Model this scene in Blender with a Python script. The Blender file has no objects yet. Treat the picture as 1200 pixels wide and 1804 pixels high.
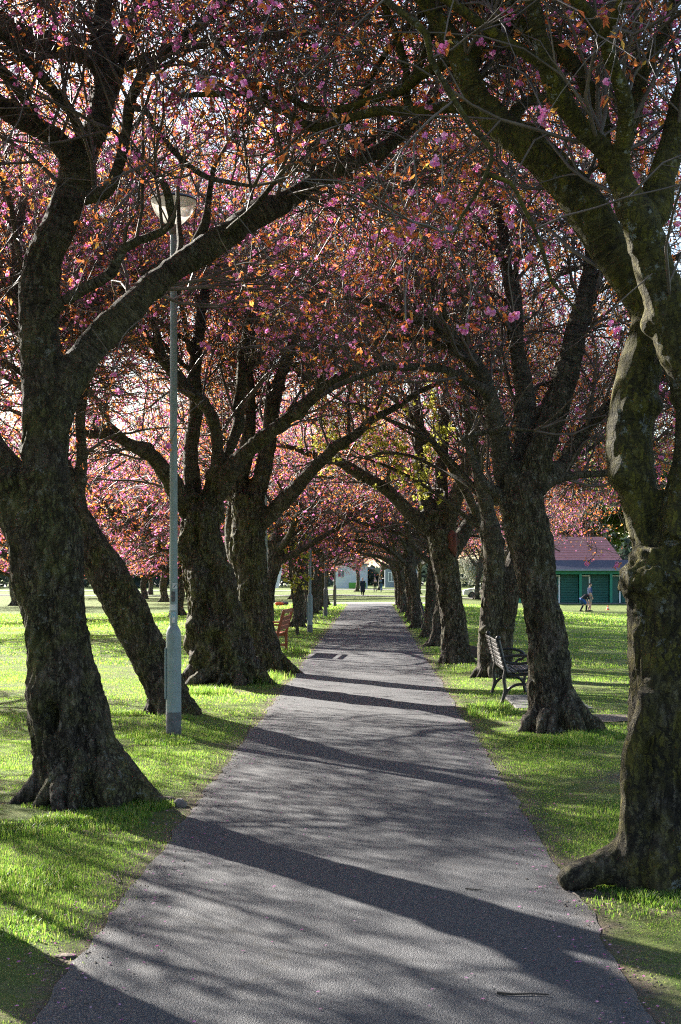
import bpy, math, random
import numpy as np
from mathutils import Vector, Matrix

scene = bpy.context.scene
COL = scene.collection
R = math.radians
F = 2505.0           # focal length in photo pixels
CX, CY, CH = 655.0, 1010.0, 1.8   # axis of the lens in the photo, camera height

def W(px, py, Y):
    return ((px - CX) / F * Y, Y, CH - (py - CY) / F * Y)

def sstep(a, b, x):
    t = np.clip((np.asarray(x, float) - a) / (b - a), 0, 1)
    return t * t * (3 - 2 * t)

# ------------------------------------------------------------------ noise
_rs = np.random.RandomState(7)
_TAB = _rs.uniform(-1, 1, 65536)
def vnoise(P):
    P = np.asarray(P, float)
    I = np.floor(P).astype(np.int64); f = P - I
    f = f * f * (3 - 2 * f)
    out = np.zeros(len(P))
    for dx in (0, 1):
        for dy in (0, 1):
            for dz in (0, 1):
                h = ((I[:, 0] + dx) * 73856093) ^ ((I[:, 1] + dy) * 19349663) ^ ((I[:, 2] + dz) * 83492791)
                h = (h ^ (h >> 13)) & 65535
                w = (f[:, 0] if dx else 1 - f[:, 0]) * (f[:, 1] if dy else 1 - f[:, 1]) * (f[:, 2] if dz else 1 - f[:, 2])
                out += w * _TAB[h]
    return out

def ground_z(x, y):
    x = np.asarray(x, float); y = np.asarray(y, float)
    dc = -0.35 * sstep(80, 130, y)
    ds = -0.58 * sstep(25, 80, y)
    w = sstep(4, 14, np.abs(x))
    z = dc + (np.minimum(dc, ds) - dc) * w
    m = sstep(1.32, 2.2, np.abs(x + .11)) * (1 - sstep(45, 70, y))
    P = np.stack([x.ravel() * .9, y.ravel() * .9, np.full(x.size, 3.3)], 1)
    b = (vnoise(P) * .03 + vnoise(P * 3.1) * .012).reshape(x.shape)
    return z + b * m + 0.03 * m
def gz(x, y):
    return float(ground_z(np.array([x]), np.array([y]))[0])

# ------------------------------------------------------------------ object helpers
def tag(o, label=None, cat=None, group=None, kind=None):
    if label: o['label'] = label
    if cat: o['category'] = cat
    if group: o['group'] = group
    if kind: o['kind'] = kind
    return o

def thing(name, label, cat, loc=(0, 0, 0), rz=0.0, group=None):
    o = bpy.data.objects.new(name, None); COL.objects.link(o)
    o.location = loc; o.rotation_euler = (0, 0, rz); o.empty_display_size = .2
    return tag(o, label, cat, group)

def mesh_np(name, V, faces, mats, smooth=False, attrs=None, midx=None):
    """faces: list of int arrays (n,3) or (n,4)."""
    me = bpy.data.meshes.new(name)
    V = np.ascontiguousarray(V, dtype=np.float32)
    me.vertices.add(len(V)); me.vertices.foreach_set('co', V.ravel())
    faces = [np.asarray(f, dtype=np.int32) for f in faces if len(f)]
    loops = np.concatenate([f.ravel() for f in faces])
    sizes = np.concatenate([np.full(len(f), f.shape[1], np.int32) for f in faces])
    starts = np.concatenate([[0], np.cumsum(sizes)[:-1]]).astype(np.int32)
    me.loops.add(len(loops)); me.loops.foreach_set('vertex_index', loops)
    me.polygons.add(len(sizes)); me.polygons.foreach_set('loop_start', starts)
    me.polygons.foreach_set('use_smooth', np.full(len(sizes), bool(smooth)))
    if midx is not None: me.polygons.foreach_set('material_index', np.asarray(midx, np.int32))
    for k, a in (attrs or {}).items():
        a = np.ascontiguousarray(a, np.float32)
        if a.ndim == 2:
            at = me.attributes.new(k, 'FLOAT_VECTOR', 'POINT'); at.data.foreach_set('vector', a.ravel())
        else:
            at = me.attributes.new(k, 'FLOAT', 'POINT'); at.data.foreach_set('value', a)
    for m in (mats if isinstance(mats, (list, tuple)) else [mats]): me.materials.append(m)
    me.update(calc_edges=True)
    return me

def link(name, me, parent=None, loc=None):
    o = bpy.data.objects.new(name, me); COL.objects.link(o)
    if parent is not None: o.parent = parent
    if loc is not None: o.location = loc
    return o

def copy_tree(o, parent=None):
    c = o.copy(); COL.objects.link(c); c.parent = parent
    for ch in list(o.children): copy_tree(ch, c)
    return c

class MB:
    def __init__(s): s.V = []; s.Fc = []; s.n = 0
    def add(s, V, Fs):
        s.V.append(np.asarray(V, float)); 
        for f in Fs: s.Fc.append([i + s.n for i in f])
        s.n += len(V)
    def box(s, c, d, rz=0, bev=0.0, M=None):
        x, y, z = d[0] / 2, d[1] / 2, d[2] / 2
        b = min(bev, x * .9, y * .9, z * .9)
        if b <= 0:
            V = [(i * x, j * y, k * z) for k in (-1, 1) for j in (-1, 1) for i in (-1, 1)]
            Fs = [(0, 2, 3, 1), (4, 5, 7, 6), (0, 1, 5, 4), (2, 6, 7, 3), (0, 4, 6, 2), (1, 3, 7, 5)]
        else:
            V = []; idx = {}
            for k in (-1, 1):
                for j in (-1, 1):
                    for i in (-1, 1):
                        for a in range(3):
                            p = [i * (x - b), j * (y - b), k * (z - b)]
                            p[a] = (i * x, j * y, k * z)[a]
                            idx[(i, j, k, a)] = len(V); V.append(tuple(p))
            Fs = []
            def q(a, sgn):
                o = [t for t in range(3) if t != a]; r = []
                for u, v in ((-1, -1), (1, -1), (1, 1), (-1, 1)):
                    t = [0, 0, 0]; t[a] = sgn; t[o[0]] = u; t[o[1]] = v
                    r.append(idx[(t[0], t[1], t[2], a)])
                return r
            for a in range(3):
                Fs += [q(a, 1), q(a, -1)]
            for a in range(3):
                o = [t for t in range(3) if t != a]
                for u in (-1, 1):
                    for v in (-1, 1):
                        t0 = [0, 0, 0]; t0[a] = -1; t0[o[0]] = u; t0[o[1]] = v
                        t1 = list(t0); t1[a] = 1
                        Fs.append([idx[(*t0, o[0])], idx[(*t1, o[0])], idx[(*t1, o[1])], idx[(*t0, o[1])]])
            for i in (-1, 1):
                for j in (-1, 1):
                    for k in (-1, 1): Fs.append([idx[(i, j, k, 0)], idx[(i, j, k, 1)], idx[(i, j, k, 2)]])
        V = np.array(V, float)
        if M is not None: V = V @ np.array(M, float).T
        if rz:
            cs, sn = math.cos(rz), math.sin(rz)
            V = np.stack([V[:, 0] * cs - V[:, 1] * sn, V[:, 0] * sn + V[:, 1] * cs, V[:, 2]], 1)
        s.add(V + np.array(c), Fs); return s
    def bar(s, p, q, w, h, bev=0.004, up=(0, 0, 1)):
        p = np.array(p, float); q = np.array(q, float); d = q - p; L = np.linalg.norm(d); t = d / L
        u = np.array(up, float)
        if abs(t @ u) > .97: u = np.array((1., 0, 0))
        a = np.cross(u, t); a /= np.linalg.norm(a); b = np.cross(t, a)
        return s.box((p + q) / 2, (L, w, h), 0, bev, M=np.stack([t, a, b], 1))
    def tube(s, pts, r, K=10, cap=True):
        V, q, t = tubes(np.array([pts], float), np.array([np.broadcast_to(r, len(pts))], float), K, caps=cap)
        s.add(V, [list(f) for f in q] + [list(f) for f in t]); return s
    def lathe(s, prof, K=20, c=(0, 0, 0)):
        V = []; Fs = []
        for (r, z) in prof:
            for k in range(K):
                a = 2 * math.pi * k / K; V.append((c[0] + r * math.cos(a), c[1] + r * math.sin(a), c[2] + z))
        for i in range(len(prof) - 1):
            for k in range(K):
                Fs.append((i * K + k, i * K + (k + 1) % K, (i + 1) * K + (k + 1) % K, (i + 1) * K + k))
        Fs.append(list(range(K))[::-1]); Fs.append([(len(prof) - 1) * K + k for k in range(K)])
        s.add(V, Fs); return s
    def sphere(s, c, r, K=12):
        rr = np.broadcast_to(r, 3); V = []; Fs = []
        n = K // 2
        for i in range(n + 1):
            th = math.pi * i / n
            for k in range(K):
                a = 2 * math.pi * k / K
                V.append((c[0] + rr[0] * math.sin(th) * math.cos(a), c[1] + rr[1] * math.sin(th) * math.sin(a), c[2] + rr[2] * math.cos(th)))
        for i in range(n):
            for k in range(K): Fs.append((i * K + k, (i + 1) * K + k, (i + 1) * K + (k + 1) % K, i * K + (k + 1) % K))
        s.add(V, Fs); return s
    def prism(s, outline, axis_vec, off=(0, 0, 0), ex=(1, 0, 0), ey=(0, 0, 1)):
        ex = np.array(ex, float); ey = np.array(ey, float); a = np.array(axis_vec, float); off = np.array(off, float)
        n = len(outline); V = [off + ex * u + ey * v - a / 2 for u, v in outline] + [off + ex * u + ey * v + a / 2 for u, v in outline]
        Fs = [list(range(n))[::-1], [n + i for i in range(n)]] + [(i, (i + 1) % n, n + (i + 1) % n, n + i) for i in range(n)]
        s.add(V, Fs); return s
    def build(s, name, mat, parent=None, loc=None, smooth=False):
        me = bpy.data.meshes.new(name)
        me.from_pydata(np.concatenate(s.V).tolist(), [], s.Fc)
        me.polygons.foreach_set('use_smooth', [bool(smooth)] * len(me.polygons))
        me.materials.append(mat); me.update()
        if smooth:
            try: me.set_sharp_from_angle(angle=R(38))
            except Exception: pass
        return link(name, me, parent, loc)

# ------------------------------------------------------------------ tubes, many at once
def norm(a): return a / np.maximum(np.linalg.norm(a, axis=-1, keepdims=True), 1e-9)

def frames(P):
    T = np.empty_like(P)
    T[:, 1:-1] = P[:, 2:] - P[:, :-2]; T[:, 0] = P[:, 1] - P[:, 0]; T[:, -1] = P[:, -1] - P[:, -2]
    T = norm(T)
    ref = np.where(np.abs(T[:, 0, 2:3]) < .9, np.array([[0, 0, 1.]]), np.array([[1., 0, 0]]))
    n = norm(np.cross(T[:, 0], ref)); Ns = [n]
    for k in range(1, P.shape[1]):
        n = norm(n - T[:, k] * np.sum(n * T[:, k], -1, keepdims=True)); Ns.append(n)
    Nn = np.stack(Ns, 1); B = np.cross(T, Nn)
    return T, Nn, B

def tubes(P, Rr, K, caps=False):
    N, S, _ = P.shape
    T, Nn, B = frames(P)
    a = np.arange(K) * 2 * np.pi / K
    V = P[:, :, None] + Rr[:, :, None, None] * (np.cos(a)[:, None] * Nn[:, :, None] + np.sin(a)[:, None] * B[:, :, None])
    V = V.reshape(-1, 3)
    base = (np.arange(N) * S * K)[:, None, None]
    i = (np.arange(S - 1) * K)[None, :, None]; k = np.arange(K)[None, None, :]; k2 = (k + 1) % K
    q = np.stack([base + i + k, base + i + k2, base + i + K + k2, base + i + K + k], -1).reshape(-1, 4)
    t = np.zeros((0, 3), int)
    if caps:
        nV = len(V)
        V = np.concatenate([V, P[:, 0], P[:, -1]])
        b = (np.arange(N) * S * K)[:, None]; kk = np.arange(K)[None]; kk2 = (kk + 1) % K
        c0 = (nV + np.arange(N))[:, None] + 0 * kk; c1 = (nV + N + np.arange(N))[:, None] + 0 * kk
        e = b + (S - 1) * K
        t = np.concatenate([np.stack([c0, b + kk2, b + kk], -1).reshape(-1, 3), np.stack([c1, e + kk, e + kk2], -1).reshape(-1, 3)])
    return V, q, t

def spline(C, step=.12):
    """Catmull-Rom through rows of C (x,y,z,r), resampled about every step*..."""
    C = np.asarray(C, float)
    if len(C) == 2: C = np.array([C[0], (C[0] + C[1]) / 2, C[1]])
    E = np.concatenate([[2 * C[0] - C[1]], C, [2 * C[-1] - C[-2]]])
    out = []
    for i in range(len(C) - 1):
        p0, p1, p2, p3 = E[i], E[i + 1], E[i + 2], E[i + 3]
        L = np.linalg.norm(p2[:3] - p1[:3]); n = max(2, int(L / step))
        t = (np.arange(n) / n)[:, None]
        out.append(.5 * ((2 * p1) + (-p0 + p2) * t + (2 * p0 - 5 * p1 + 4 * p2 - p3) * t ** 2 + (-p0 + 3 * p1 - 3 * p2 + p3) * t ** 3))
    out.append(C[-1:])
    o = np.concatenate(out); o[:, 3] = np.maximum(o[:, 3], .004)
    return o
# ------------------------------------------------------------------ materials
def mat(name):
    m = bpy.data.materials.new(name); m.use_nodes = True
    nt = m.node_tree; nt.nodes.clear()
    out = nt.nodes.new('ShaderNodeOutputMaterial')
    return m, nt, out
class NB:
    def __init__(s, nt): s.nt = nt
    def n(s, t, ins=None, **kw):
        nd = s.nt.nodes.new(t)
        for k, v in kw.items(): setattr(nd, k, v)
        for k, v in (ins or {}).items():
            if hasattr(v, 'is_output'): s.nt.links.new(v, nd.inputs[k])
            else: nd.inputs[k].default_value = v
        return nd
    def noise(s, vec, scale, detail=4, rough=.6, dim='3D'):
        return s.n('ShaderNodeTexNoise', {'Vector': vec, 'Scale': scale, 'Detail': detail, 'Roughness': rough}).outputs['Fac']
    def ramp(s, fac, stops):
        nd = s.n('ShaderNodeValToRGB', {'Fac': fac}); el = nd.color_ramp.elements
        while len(el) < len(stops): el.new(.5)
        for e, (p, c) in zip(el, stops):
            e.position = p; e.color = (*c, 1) if len(c) == 3 else c
        return nd.outputs['Color']
    def mapr(s, v, a, b, c=0., d=1.):
        return s.n('ShaderNodeMapRange', {'Value': v, 'From Min': a, 'From Max': b, 'To Min': c, 'To Max': d}).outputs['Result']
    def mix(s, fac, a, b, blend='MIX'):
        nd = s.n('ShaderNodeMix', data_type='RGBA', blend_type=blend)
        for i, v in ((0, fac), (6, a), (7, b)):
            if hasattr(v, 'is_output'): s.nt.links.new(v, nd.inputs[i])
            else: nd.inputs[i].default_value = v if not isinstance(v, tuple) or len(v) == 4 else (*v, 1)
        return nd.outputs[2]
    def math(s, op, a, b=0.):
        nd = s.n('ShaderNodeMath', operation=op)
        for i, v in ((0, a), (1, b)):
            if hasattr(v, 'is_output'): s.nt.links.new(v, nd.inputs[i])
            else: nd.inputs[i].default_value = v
        return nd.outputs[0]
    def vmul(s, v, k):
        return s.n('ShaderNodeVectorMath', {0: v, 1: k}, operation='MULTIPLY').outputs[0]
    def bump(s, h, strength, dist):
        return s.n('ShaderNodeBump', {'Height': h, 'Strength': strength, 'Distance': dist}).outputs[0]
    def pbsdf(s, out, col, rough=.6, nrm=None, metal=0., spec=.4, **ins):
        nd = s.n('ShaderNodeBsdfPrincipled', {'Base Color': col if hasattr(col, 'is_output') else (*col, 1), 'Roughness': rough, 'Metallic': metal, 'Specular IOR Level': spec, **ins})
        if nrm is not None: s.nt.links.new(nrm, nd.inputs['Normal'])
        s.nt.links.new(nd.outputs[0], out.inputs[0]); return nd

def obj_coord(b): return b.n('ShaderNodeTexCoord').outputs['Object']
def world_pos(b): return b.n('ShaderNodeNewGeometry').outputs['Position']

def m_bark(name, tint=1.0, moss=.5, lent=1.0, mossup=.45, mlo=.42, ytint=(1, 1, 1), mosscol=((.06, .068, .01), (.24, .25, .045))):
    m, nt, out = mat(name); b = NB(nt)
    q = b.n('ShaderNodeAttribute', attribute_name='bark').outputs['Vector']
    up = b.n('ShaderNodeAttribute', attribute_name='smoothness').outputs['Fac']   # 0 old fissured trunk, 1 young banded limb
    p = obj_coord(b)
    t = lambda *c: tuple(v * tint for v in c)
    wob = b.n('ShaderNodeTexNoise', {'Vector': p, 'Scale': 7.0, 'Detail': 6.0, 'Roughness': .7}).outputs['Color']
    pw = b.n('ShaderNodeVectorMath', {0: p, 1: b.vmul(wob, (.14, .14, .2))}, operation='ADD').outputs[0]
    n1 = b.noise(b.vmul(pw, (24, 24, 6.5)), 1, 8, .72)
    n2 = b.noise(b.vmul(p, (7, 7, 2.5)), 1, 4, .6)
    vor = b.n('ShaderNodeTexVoronoi', {'Vector': b.vmul(pw, (26, 26, 6.0)), 'Scale': 1.0, 'Randomness': 1.0}, feature='DISTANCE_TO_EDGE').outputs['Distance']
    crack = b.math('MULTIPLY', b.mapr(vor, .0, .16, 1, 0), b.mapr(n2, .36, .54))
    band = b.noise(b.vmul(q, (3.5, 3.5, 46)), 1, 3, .55)
    dash = b.noise(b.vmul(q, (11, 11, 60)), 1, 2, .5)
    big = b.noise(p, 1.7, 4, .6)
    fine = b.noise(p, 75, 4, .7)
    col = b.ramp(n1, [(.34, t(.016, .012, .009)), (.46, t(.075, .058, .044)), (.56, t(.17, .14, .11)), (.68, t(.36, .32, .27))])  # near-black furrows, pale ridges: relief shading put into the colour for shaded trunks
    col = b.mix(crack, col, (.012, .009, .007))
    col = b.mix(b.mapr(big, .35, .7, 0, .5), col, b.mix(.5, col, t(.10, .065, .04)))
    smoothc = b.ramp(band, [(.3, t(.03, .025, .02)), (.5, t(.095, .082, .064)), (.72, t(.19, .168, .135))])
    smoothc = b.mix(1.0, smoothc, ytint, 'MULTIPLY')
    smoothc = b.mix(b.mapr(dash, .58, .65), smoothc, (.018, .014, .011))
    fac_s = b.math('MULTIPLY', up, lent)
    c = b.mix(fac_s, col, smoothc)
    mossm = b.math('MULTIPLY', b.mapr(b.noise(p, 2.6, 6, .7), mlo, mlo + .18), b.mapr(up, 0, 1, moss, moss * mossup))
    mossc = b.mix(b.mapr(n1, .42, .60), mosscol[0], mosscol[1])
    mossc = b.mix(b.mapr(fine, .55, .75, 0, .5), mossc, tuple(v * 1.5 for v in mosscol[1]))
    c = b.mix(b.math('MULTIPLY', mossm, b.math('SUBTRACT', 1.0, b.math('MULTIPLY', crack, .95))), c, mossc)
    li = b.noise(p, 11.0, 6, .78)
    li2 = b.noise(p, 1.3, 2, .5)
    lim = b.math('MULTIPLY', b.mapr(li, .58, .62), b.mapr(li2, .42, .58))
    c = b.mix(b.math('MULTIPLY', lim, .85), c, (.36, .37, .33))
    h = b.math('ADD', b.math('MULTIPLY', b.math('SUBTRACT', n1, b.math('MULTIPLY', crack, .6)), b.math('SUBTRACT', 1.0, b.math('MULTIPLY', fac_s, .75))), b.math('MULTIPLY', b.math('ADD', band, dash), b.math('MULTIPLY', fac_s, .28)))
    h = b.math('ADD', h, b.math('MULTIPLY', fine, .22))
    b.pbsdf(out, c, .85, b.bump(h, 1.0, .13), spec=.25)
    return m

def m_twig():
    m, nt, out = mat('twig_bark'); b = NB(nt)
    p = obj_coord(b)
    c = b.ramp(b.noise(p, 3.0, 3), [(.3, (.04, .03, .025)), (.7, (.15, .115, .098))])
    b.pbsdf(out, c, .55, spec=.4); return m

def m_leafy(name, stops, trans, tfac=.5, rough=.5):
    m, nt, out = mat(name); b = NB(nt)
    rnd = b.n('ShaderNodeNewGeometry').outputs['Random Per Island']
    c = b.ramp(rnd, stops); t = b.ramp(rnd, trans)
    d = b.n('ShaderNodeBsdfPrincipled', {'Base Color': c, 'Roughness': rough, 'Specular IOR Level': .3})
    tr = b.n('ShaderNodeBsdfTranslucent', {'Color': t})
    mx = b.n('ShaderNodeMixShader', {0: tfac, 1: d.outputs[0], 2: tr.outputs[0]})
    nt.links.new(mx.outputs[0], out.inputs[0]); return m

def m_simple(name, c1, c2=None, scale=8., rough=.6, bump=0., bscale=60., metal=0., spec=.4, stretch=(1, 1, 1), **kw):
    m, nt, out = mat(name); b = NB(nt)
    p = b.vmul(obj_coord(b), stretch)
    c2 = c2 or tuple(v * .75 for v in c1)
    c = b.mix(b.mapr(b.noise(p, scale, 5, .65), .35, .65), c1, c2)
    nrm = b.bump(b.noise(p, bscale, 4), 1.0, bump) if bump else None
    b.pbsdf(out, c, rough, nrm, metal, spec, **kw); return m

def m_asphalt():
    m, nt, out = mat('asphalt'); b = NB(nt); p = world_pos(b)
    big = b.noise(p, .55, 4, .6); mid = b.noise(p, 5, 4, .6)
    v = b.n('ShaderNodeTexVoronoi', {'Vector': p, 'Scale': 150.0})
    st = b.n('ShaderNodeSeparateColor', {0: v.outputs['Color']}).outputs[0]
    c = b.mix(b.mapr(st, 0, 1), (.0215, .023, .0265), (.068, .070, .078))
    c = b.mix(b.mapr(st, .95, .99), c, (.15, .145, .15))
    c = b.mix(b.mapr(big, .35, .7, 0, .35), c, (.04, .037, .042), 'MIX')
    c = b.mix(b.mapr(mid, .62, .8, 0, .4), c, (.095, .09, .092))
    ck = b.n('ShaderNodeTexVoronoi', {'Vector': b.n('ShaderNodeVectorMath', {0: p, 1: b.vmul(b.n('ShaderNodeTexNoise', {'Vector': p, 'Scale': 2.2, 'Detail': 5.0}).outputs['Color'], (.7, .7, 0))}, operation='ADD').outputs[0], 'Scale': .42}, feature='DISTANCE_TO_EDGE').outputs['Distance']
    c = b.mix(b.math('MULTIPLY', b.mapr(ck, .002, .007, .7, 0), b.mapr(big, .45, .6)), c, (.02, .018, .016))
    x = b.math('ADD', b.n('ShaderNodeSeparateXYZ', {0: p}).outputs[0], .11)
    e = b.math('ADD', b.math('ABSOLUTE', x), b.math('MULTIPLY', b.math('SUBTRACT', b.noise(p, 6, 5, .7), .5), .5))
    c = b.mix(b.mapr(e, 1.16, 1.36, 0, .6), c, (.14, .115, .09))       # soil trodden over the edges
    h = b.math('ADD', b.math('MULTIPLY', v.outputs['Distance'], -1.0), b.math('MULTIPLY', b.noise(p, 40, 3), .6))
    b.pbsdf(out, c, .78, b.bump(h, .75, .008), spec=.45); return m

def m_ground():
    m, nt, out = mat('turf_and_soil'); b = NB(nt); p = world_pos(b)
    big = b.noise(p, .35, 4, .6); mid = b.noise(p, 2.3, 5, .65); fine = b.noise(p, 34, 5, .75)
    g = b.mix(b.mapr(fine, .3, .7), (.04, .066, .014), (.19, .245, .065))
    g = b.mix(b.mapr(mid, .42, .68, 0, .6), g, (.22, .22, .06))
    g = b.mix(b.mapr(big, .40, .68, 0, .5), g, (.10, .155, .02))
    soil = b.mix(b.mapr(fine, .3, .7), (.075, .055, .038), (.24, .19, .14))
    x = b.math('ADD', b.n('ShaderNodeSeparateXYZ', {0: p}).outputs[0], .11); y = b.n('ShaderNodeSeparateXYZ', {0: p}).outputs[1]
    ax = b.math('ABSOLUTE', x)
    wob = b.math('MULTIPLY', b.math('SUBTRACT', b.noise(p, 3.2, 6, .7), .5), 1.1)
    edge = b.mapr(b.math('ADD', ax, wob), 1.22, 1.48, 1, 0)
    patch = b.math('MULTIPLY', b.mapr(b.noise(p, 1.15, 6, .68), .53, .62), b.mapr(y, 14, 34, 1, 0))
    ms = b.math('MAXIMUM', edge, b.math('MULTIPLY', patch, .8))
    ms = b.math('MULTIPLY', ms, b.mapr(y, 78, 84, 1, 0))
    c = b.mix(ms, g, soil)
    h = b.math('ADD', fine, b.math('MULTIPLY', mid, .7))
    d = b.n('ShaderNodeBsdfPrincipled', {'Base Color': c, 'Roughness': .9, 'Specular IOR Level': .15, 'Normal': b.bump(h, 1.0, .06)})
    nt.links.new(d.outputs[0], out.inputs[0]); return m

def m_rough_path(name, c1, c2):
    return m_simple(name, c1, c2, .8, .85, .01, 40)

MT = {}
MT['bark_old'] = m_bark('bark_mossy', 1.25, .62, .9)
MT['bark_grey'] = m_bark('bark_grey', 1.3, .35, .9)
MT['bark_gold'] = m_bark('bark_golden_moss', .8, .8, 1.0, .95, .36, (1., .95, .42), ((.05, .046, .006), (.22, .19, .018)))
MT['twig'] = m_twig()
MT['leaf'] = m_leafy('bronze_leaf',
    [(0, (.20, .06, .03)), (.35, (.36, .12, .035)), (.65, (.42, .18, .045)), (.85, (.26, .20, .04)), (1, (.20, .08, .06))],
    [(0, (.70, .16, .08)), (.35, (.95, .29, .08)), (.65, (1.0, .42, .09)), (.85, (.78, .54, .10)), (1, (.66, .20, .16))], .6)
MT['blossom'] = m_leafy('pink_blossom',
    [(0, (.62, .15, .42)), (.5, (.76, .29, .56)), (1, (.88, .52, .72))],
    [(0, (.86, .18, .58)), (.5, (.95, .38, .72)), (1, (1.0, .62, .84))], .55)
MT['greenleaf'] = m_leafy('lime_leaf',
    [(0, (.20, .22, .03)), (.5, (.28, .29, .04)), (1, (.36, .34, .06))],
    [(0, (.50, .52, .10)), (.5, (.66, .66, .12)), (1, (.78, .68, .16))], .55)
MT['darkgreen'] = m_leafy('green_leaf',
    [(0, (.04, .07, .02)), (.5, (.07, .11, .03)), (1, (.11, .14, .04))],
    [(0, (.10, .20, .04)), (.5, (.2, .3, .06)), (1, (.3, .36, .08))], .4)
MT['farwood'] = m_leafy('far_wood_leaf', [(0, (.018, .028, .022)), (1, (.04, .05, .04))], [(0, (.03, .05, .035)), (1, (.05, .07, .05))], .3)
MT['whiteflower'] = m_leafy('white_blossom', [(0, (.6, .6, .5)), (1, (.75, .75, .68))], [(0, (.7, .75, .55)), (1, (.8, .8, .7))], .4)
MT['grass'] = m_leafy('grass_blade',
    [(0, (.018, .05, .008)), (.3, (.055, .12, .018)), (.7, (.105, .18, .03)), (.9, (.20, .24, .07)), (1, (.34, .28, .14))],
    [(0, (.08, .22, .02)), (.3, (.23, .44, .045)), (.7, (.36, .55, .07)), (.9, (.50, .58, .14)), (1, (.58, .50, .24))], .5)
MT['asphalt'] = m_asphalt()
MT['ground'] = m_ground()
MT['crosspath'] = m_rough_path('pale_path', (.30, .27, .26), (.22, .20, .20))
MT['soil'] = m_simple('bare_soil', (.17, .13, .10), (.08, .06, .045), 9, .95, .02, 40)
MT['stone'] = m_simple('stone', (.22, .19, .17), (.12, .10, .09), 9, .85, .02, 30)
MT['tornwood'] = m_simple('torn_heartwood', (.17, .055, .038), (.05, .018, .014), 14, .8, .02, 40, stretch=(1, 1, .3))
MT['stick'] = m_simple('dead_wood', (.07, .05, .035), (.03, .022, .016), 20, .8)
MT['pole'] = m_simple('grey_green_paint', (.20, .26, .27), (.15, .20, .205), 5, .45, .002, 90, spec=.5)
MT['polegrey'] = m_simple('weathered_grey', (.16, .15, .14), (.10, .095, .09), 6, .7, .004, 60)
MT['polebase'] = m_simple('scuffed_base', (.11, .12, .125), (.045, .045, .045), 12, .6, .003, 60)
MT['lampglass'] = m_leafy('frosted_bowl', [(0, (.88, .86, .78)), (1, (.88, .86, .78))], [(0, (.97, .95, .86)), (1, (.97, .95, .86))], .6, .35)
_nt = MT['lampglass'].node_tree; _o = next(n for n in _nt.nodes if n.type == 'OUTPUT_MATERIAL'); _s = _o.inputs[0].links[0].from_socket
_tp = _nt.nodes.new('ShaderNodeBsdfTransparent'); _mx = _nt.nodes.new('ShaderNodeMixShader'); _mx.inputs[0].default_value = .42
_nt.links.new(_s, _mx.inputs[1]); _nt.links.new(_tp.outputs[0], _mx.inputs[2]); _nt.links.new(_mx.outputs[0], _o.inputs[0])
MT['blackpaint'] = m_simple('black_paint', (.012, .012, .013), (.02, .019, .018), 20, .4, .002, 80)
MT['slatgrey'] = m_simple('weathered_slat', (.09, .082, .078), (.05, .046, .044), 14, .6, .003, 50, stretch=(8, 1, 8))
MT['wood'] = m_simple('red_brown_wood', (.30, .085, .038), (.20, .055, .028), 10, .5, .003, 50, stretch=(8, 1, 8))
MT['concrete'] = m_simple('concrete', (.15, .145, .14), (.10, .095, .09), 5, .85, .004, 60)
MT['green'] = m_simple('green_paint', (.004, .10, .088), (.004, .08, .07), 3, .5)
MT['greenlite'] = m_simple('bright_green_paint', (.008, .20, .13), (.008, .17, .11), 3, .5)
MT['door'] = m_simple('dark_green_door', (.005, .085, .075), (.005, .07, .06), 3, .5)
MT['white'] = m_simple('white_paint', (.72, .74, .76), (.62, .64, .66), 3, .5)
MT['redroof'] = m_simple('red_tile', (.50, .22, .21), (.38, .15, .15), 5, .75, .02, 18)
MT['slate'] = m_simple('slate', (.055, .055, .085), (.04, .038, .06), 5, .6, .01, 18)
MT['palewall'] = m_simple('pale_render', (.55, .58, .62), (.45, .48, .52), 1.5, .8)
MT['greywall'] = m_simple('grey_panel', (.20, .23, .27), (.16, .19, .22), 2, .7)
MT['glass'] = m_simple('window_glass', (.10, .13, .16), (.14, .17, .20), 1, .08, spec=.8)
MT['carpaint'] = m_simple('white_car_paint', (.62, .64, .67), (.58, .60, .63), 2, .25, spec=.6)
MT['rubber'] = m_simple('rubber', (.02, .02, .02), (.03, .03, .03), 10, .8)
MT['skin'] = m_simple('skin', (.55, .32, .24), (.50, .28, .20), 6, .5)
MT['hairdark'] = m_simple('dark_hair', (.03, .02, .015), (.05, .035, .025), 30, .6)
MT['hairfair'] = m_simple('fair_hair', (.36, .24, .13), (.28, .18, .09), 30, .6)
MT['orange'] = m_simple('orange_plastic', (.8, .14, .03), (.7, .12, .03), 3, .4)
MT['stickerw'] = m_simple('white_sticker', (.62, .64, .64), (.35, .38, .40), 40, .5)
MT['stickerb'] = m_simple('blue_sticker', (.10, .28, .36), (.30, .42, .46), 45, .5)
MT['stickerd'] = m_simple('dark_sticker', (.03, .03, .035), (.10, .10, .11), 45, .5)
def cloth(name, c): return m_simple(name, c, tuple(v * .7 for v in c), 12, .85)
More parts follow.
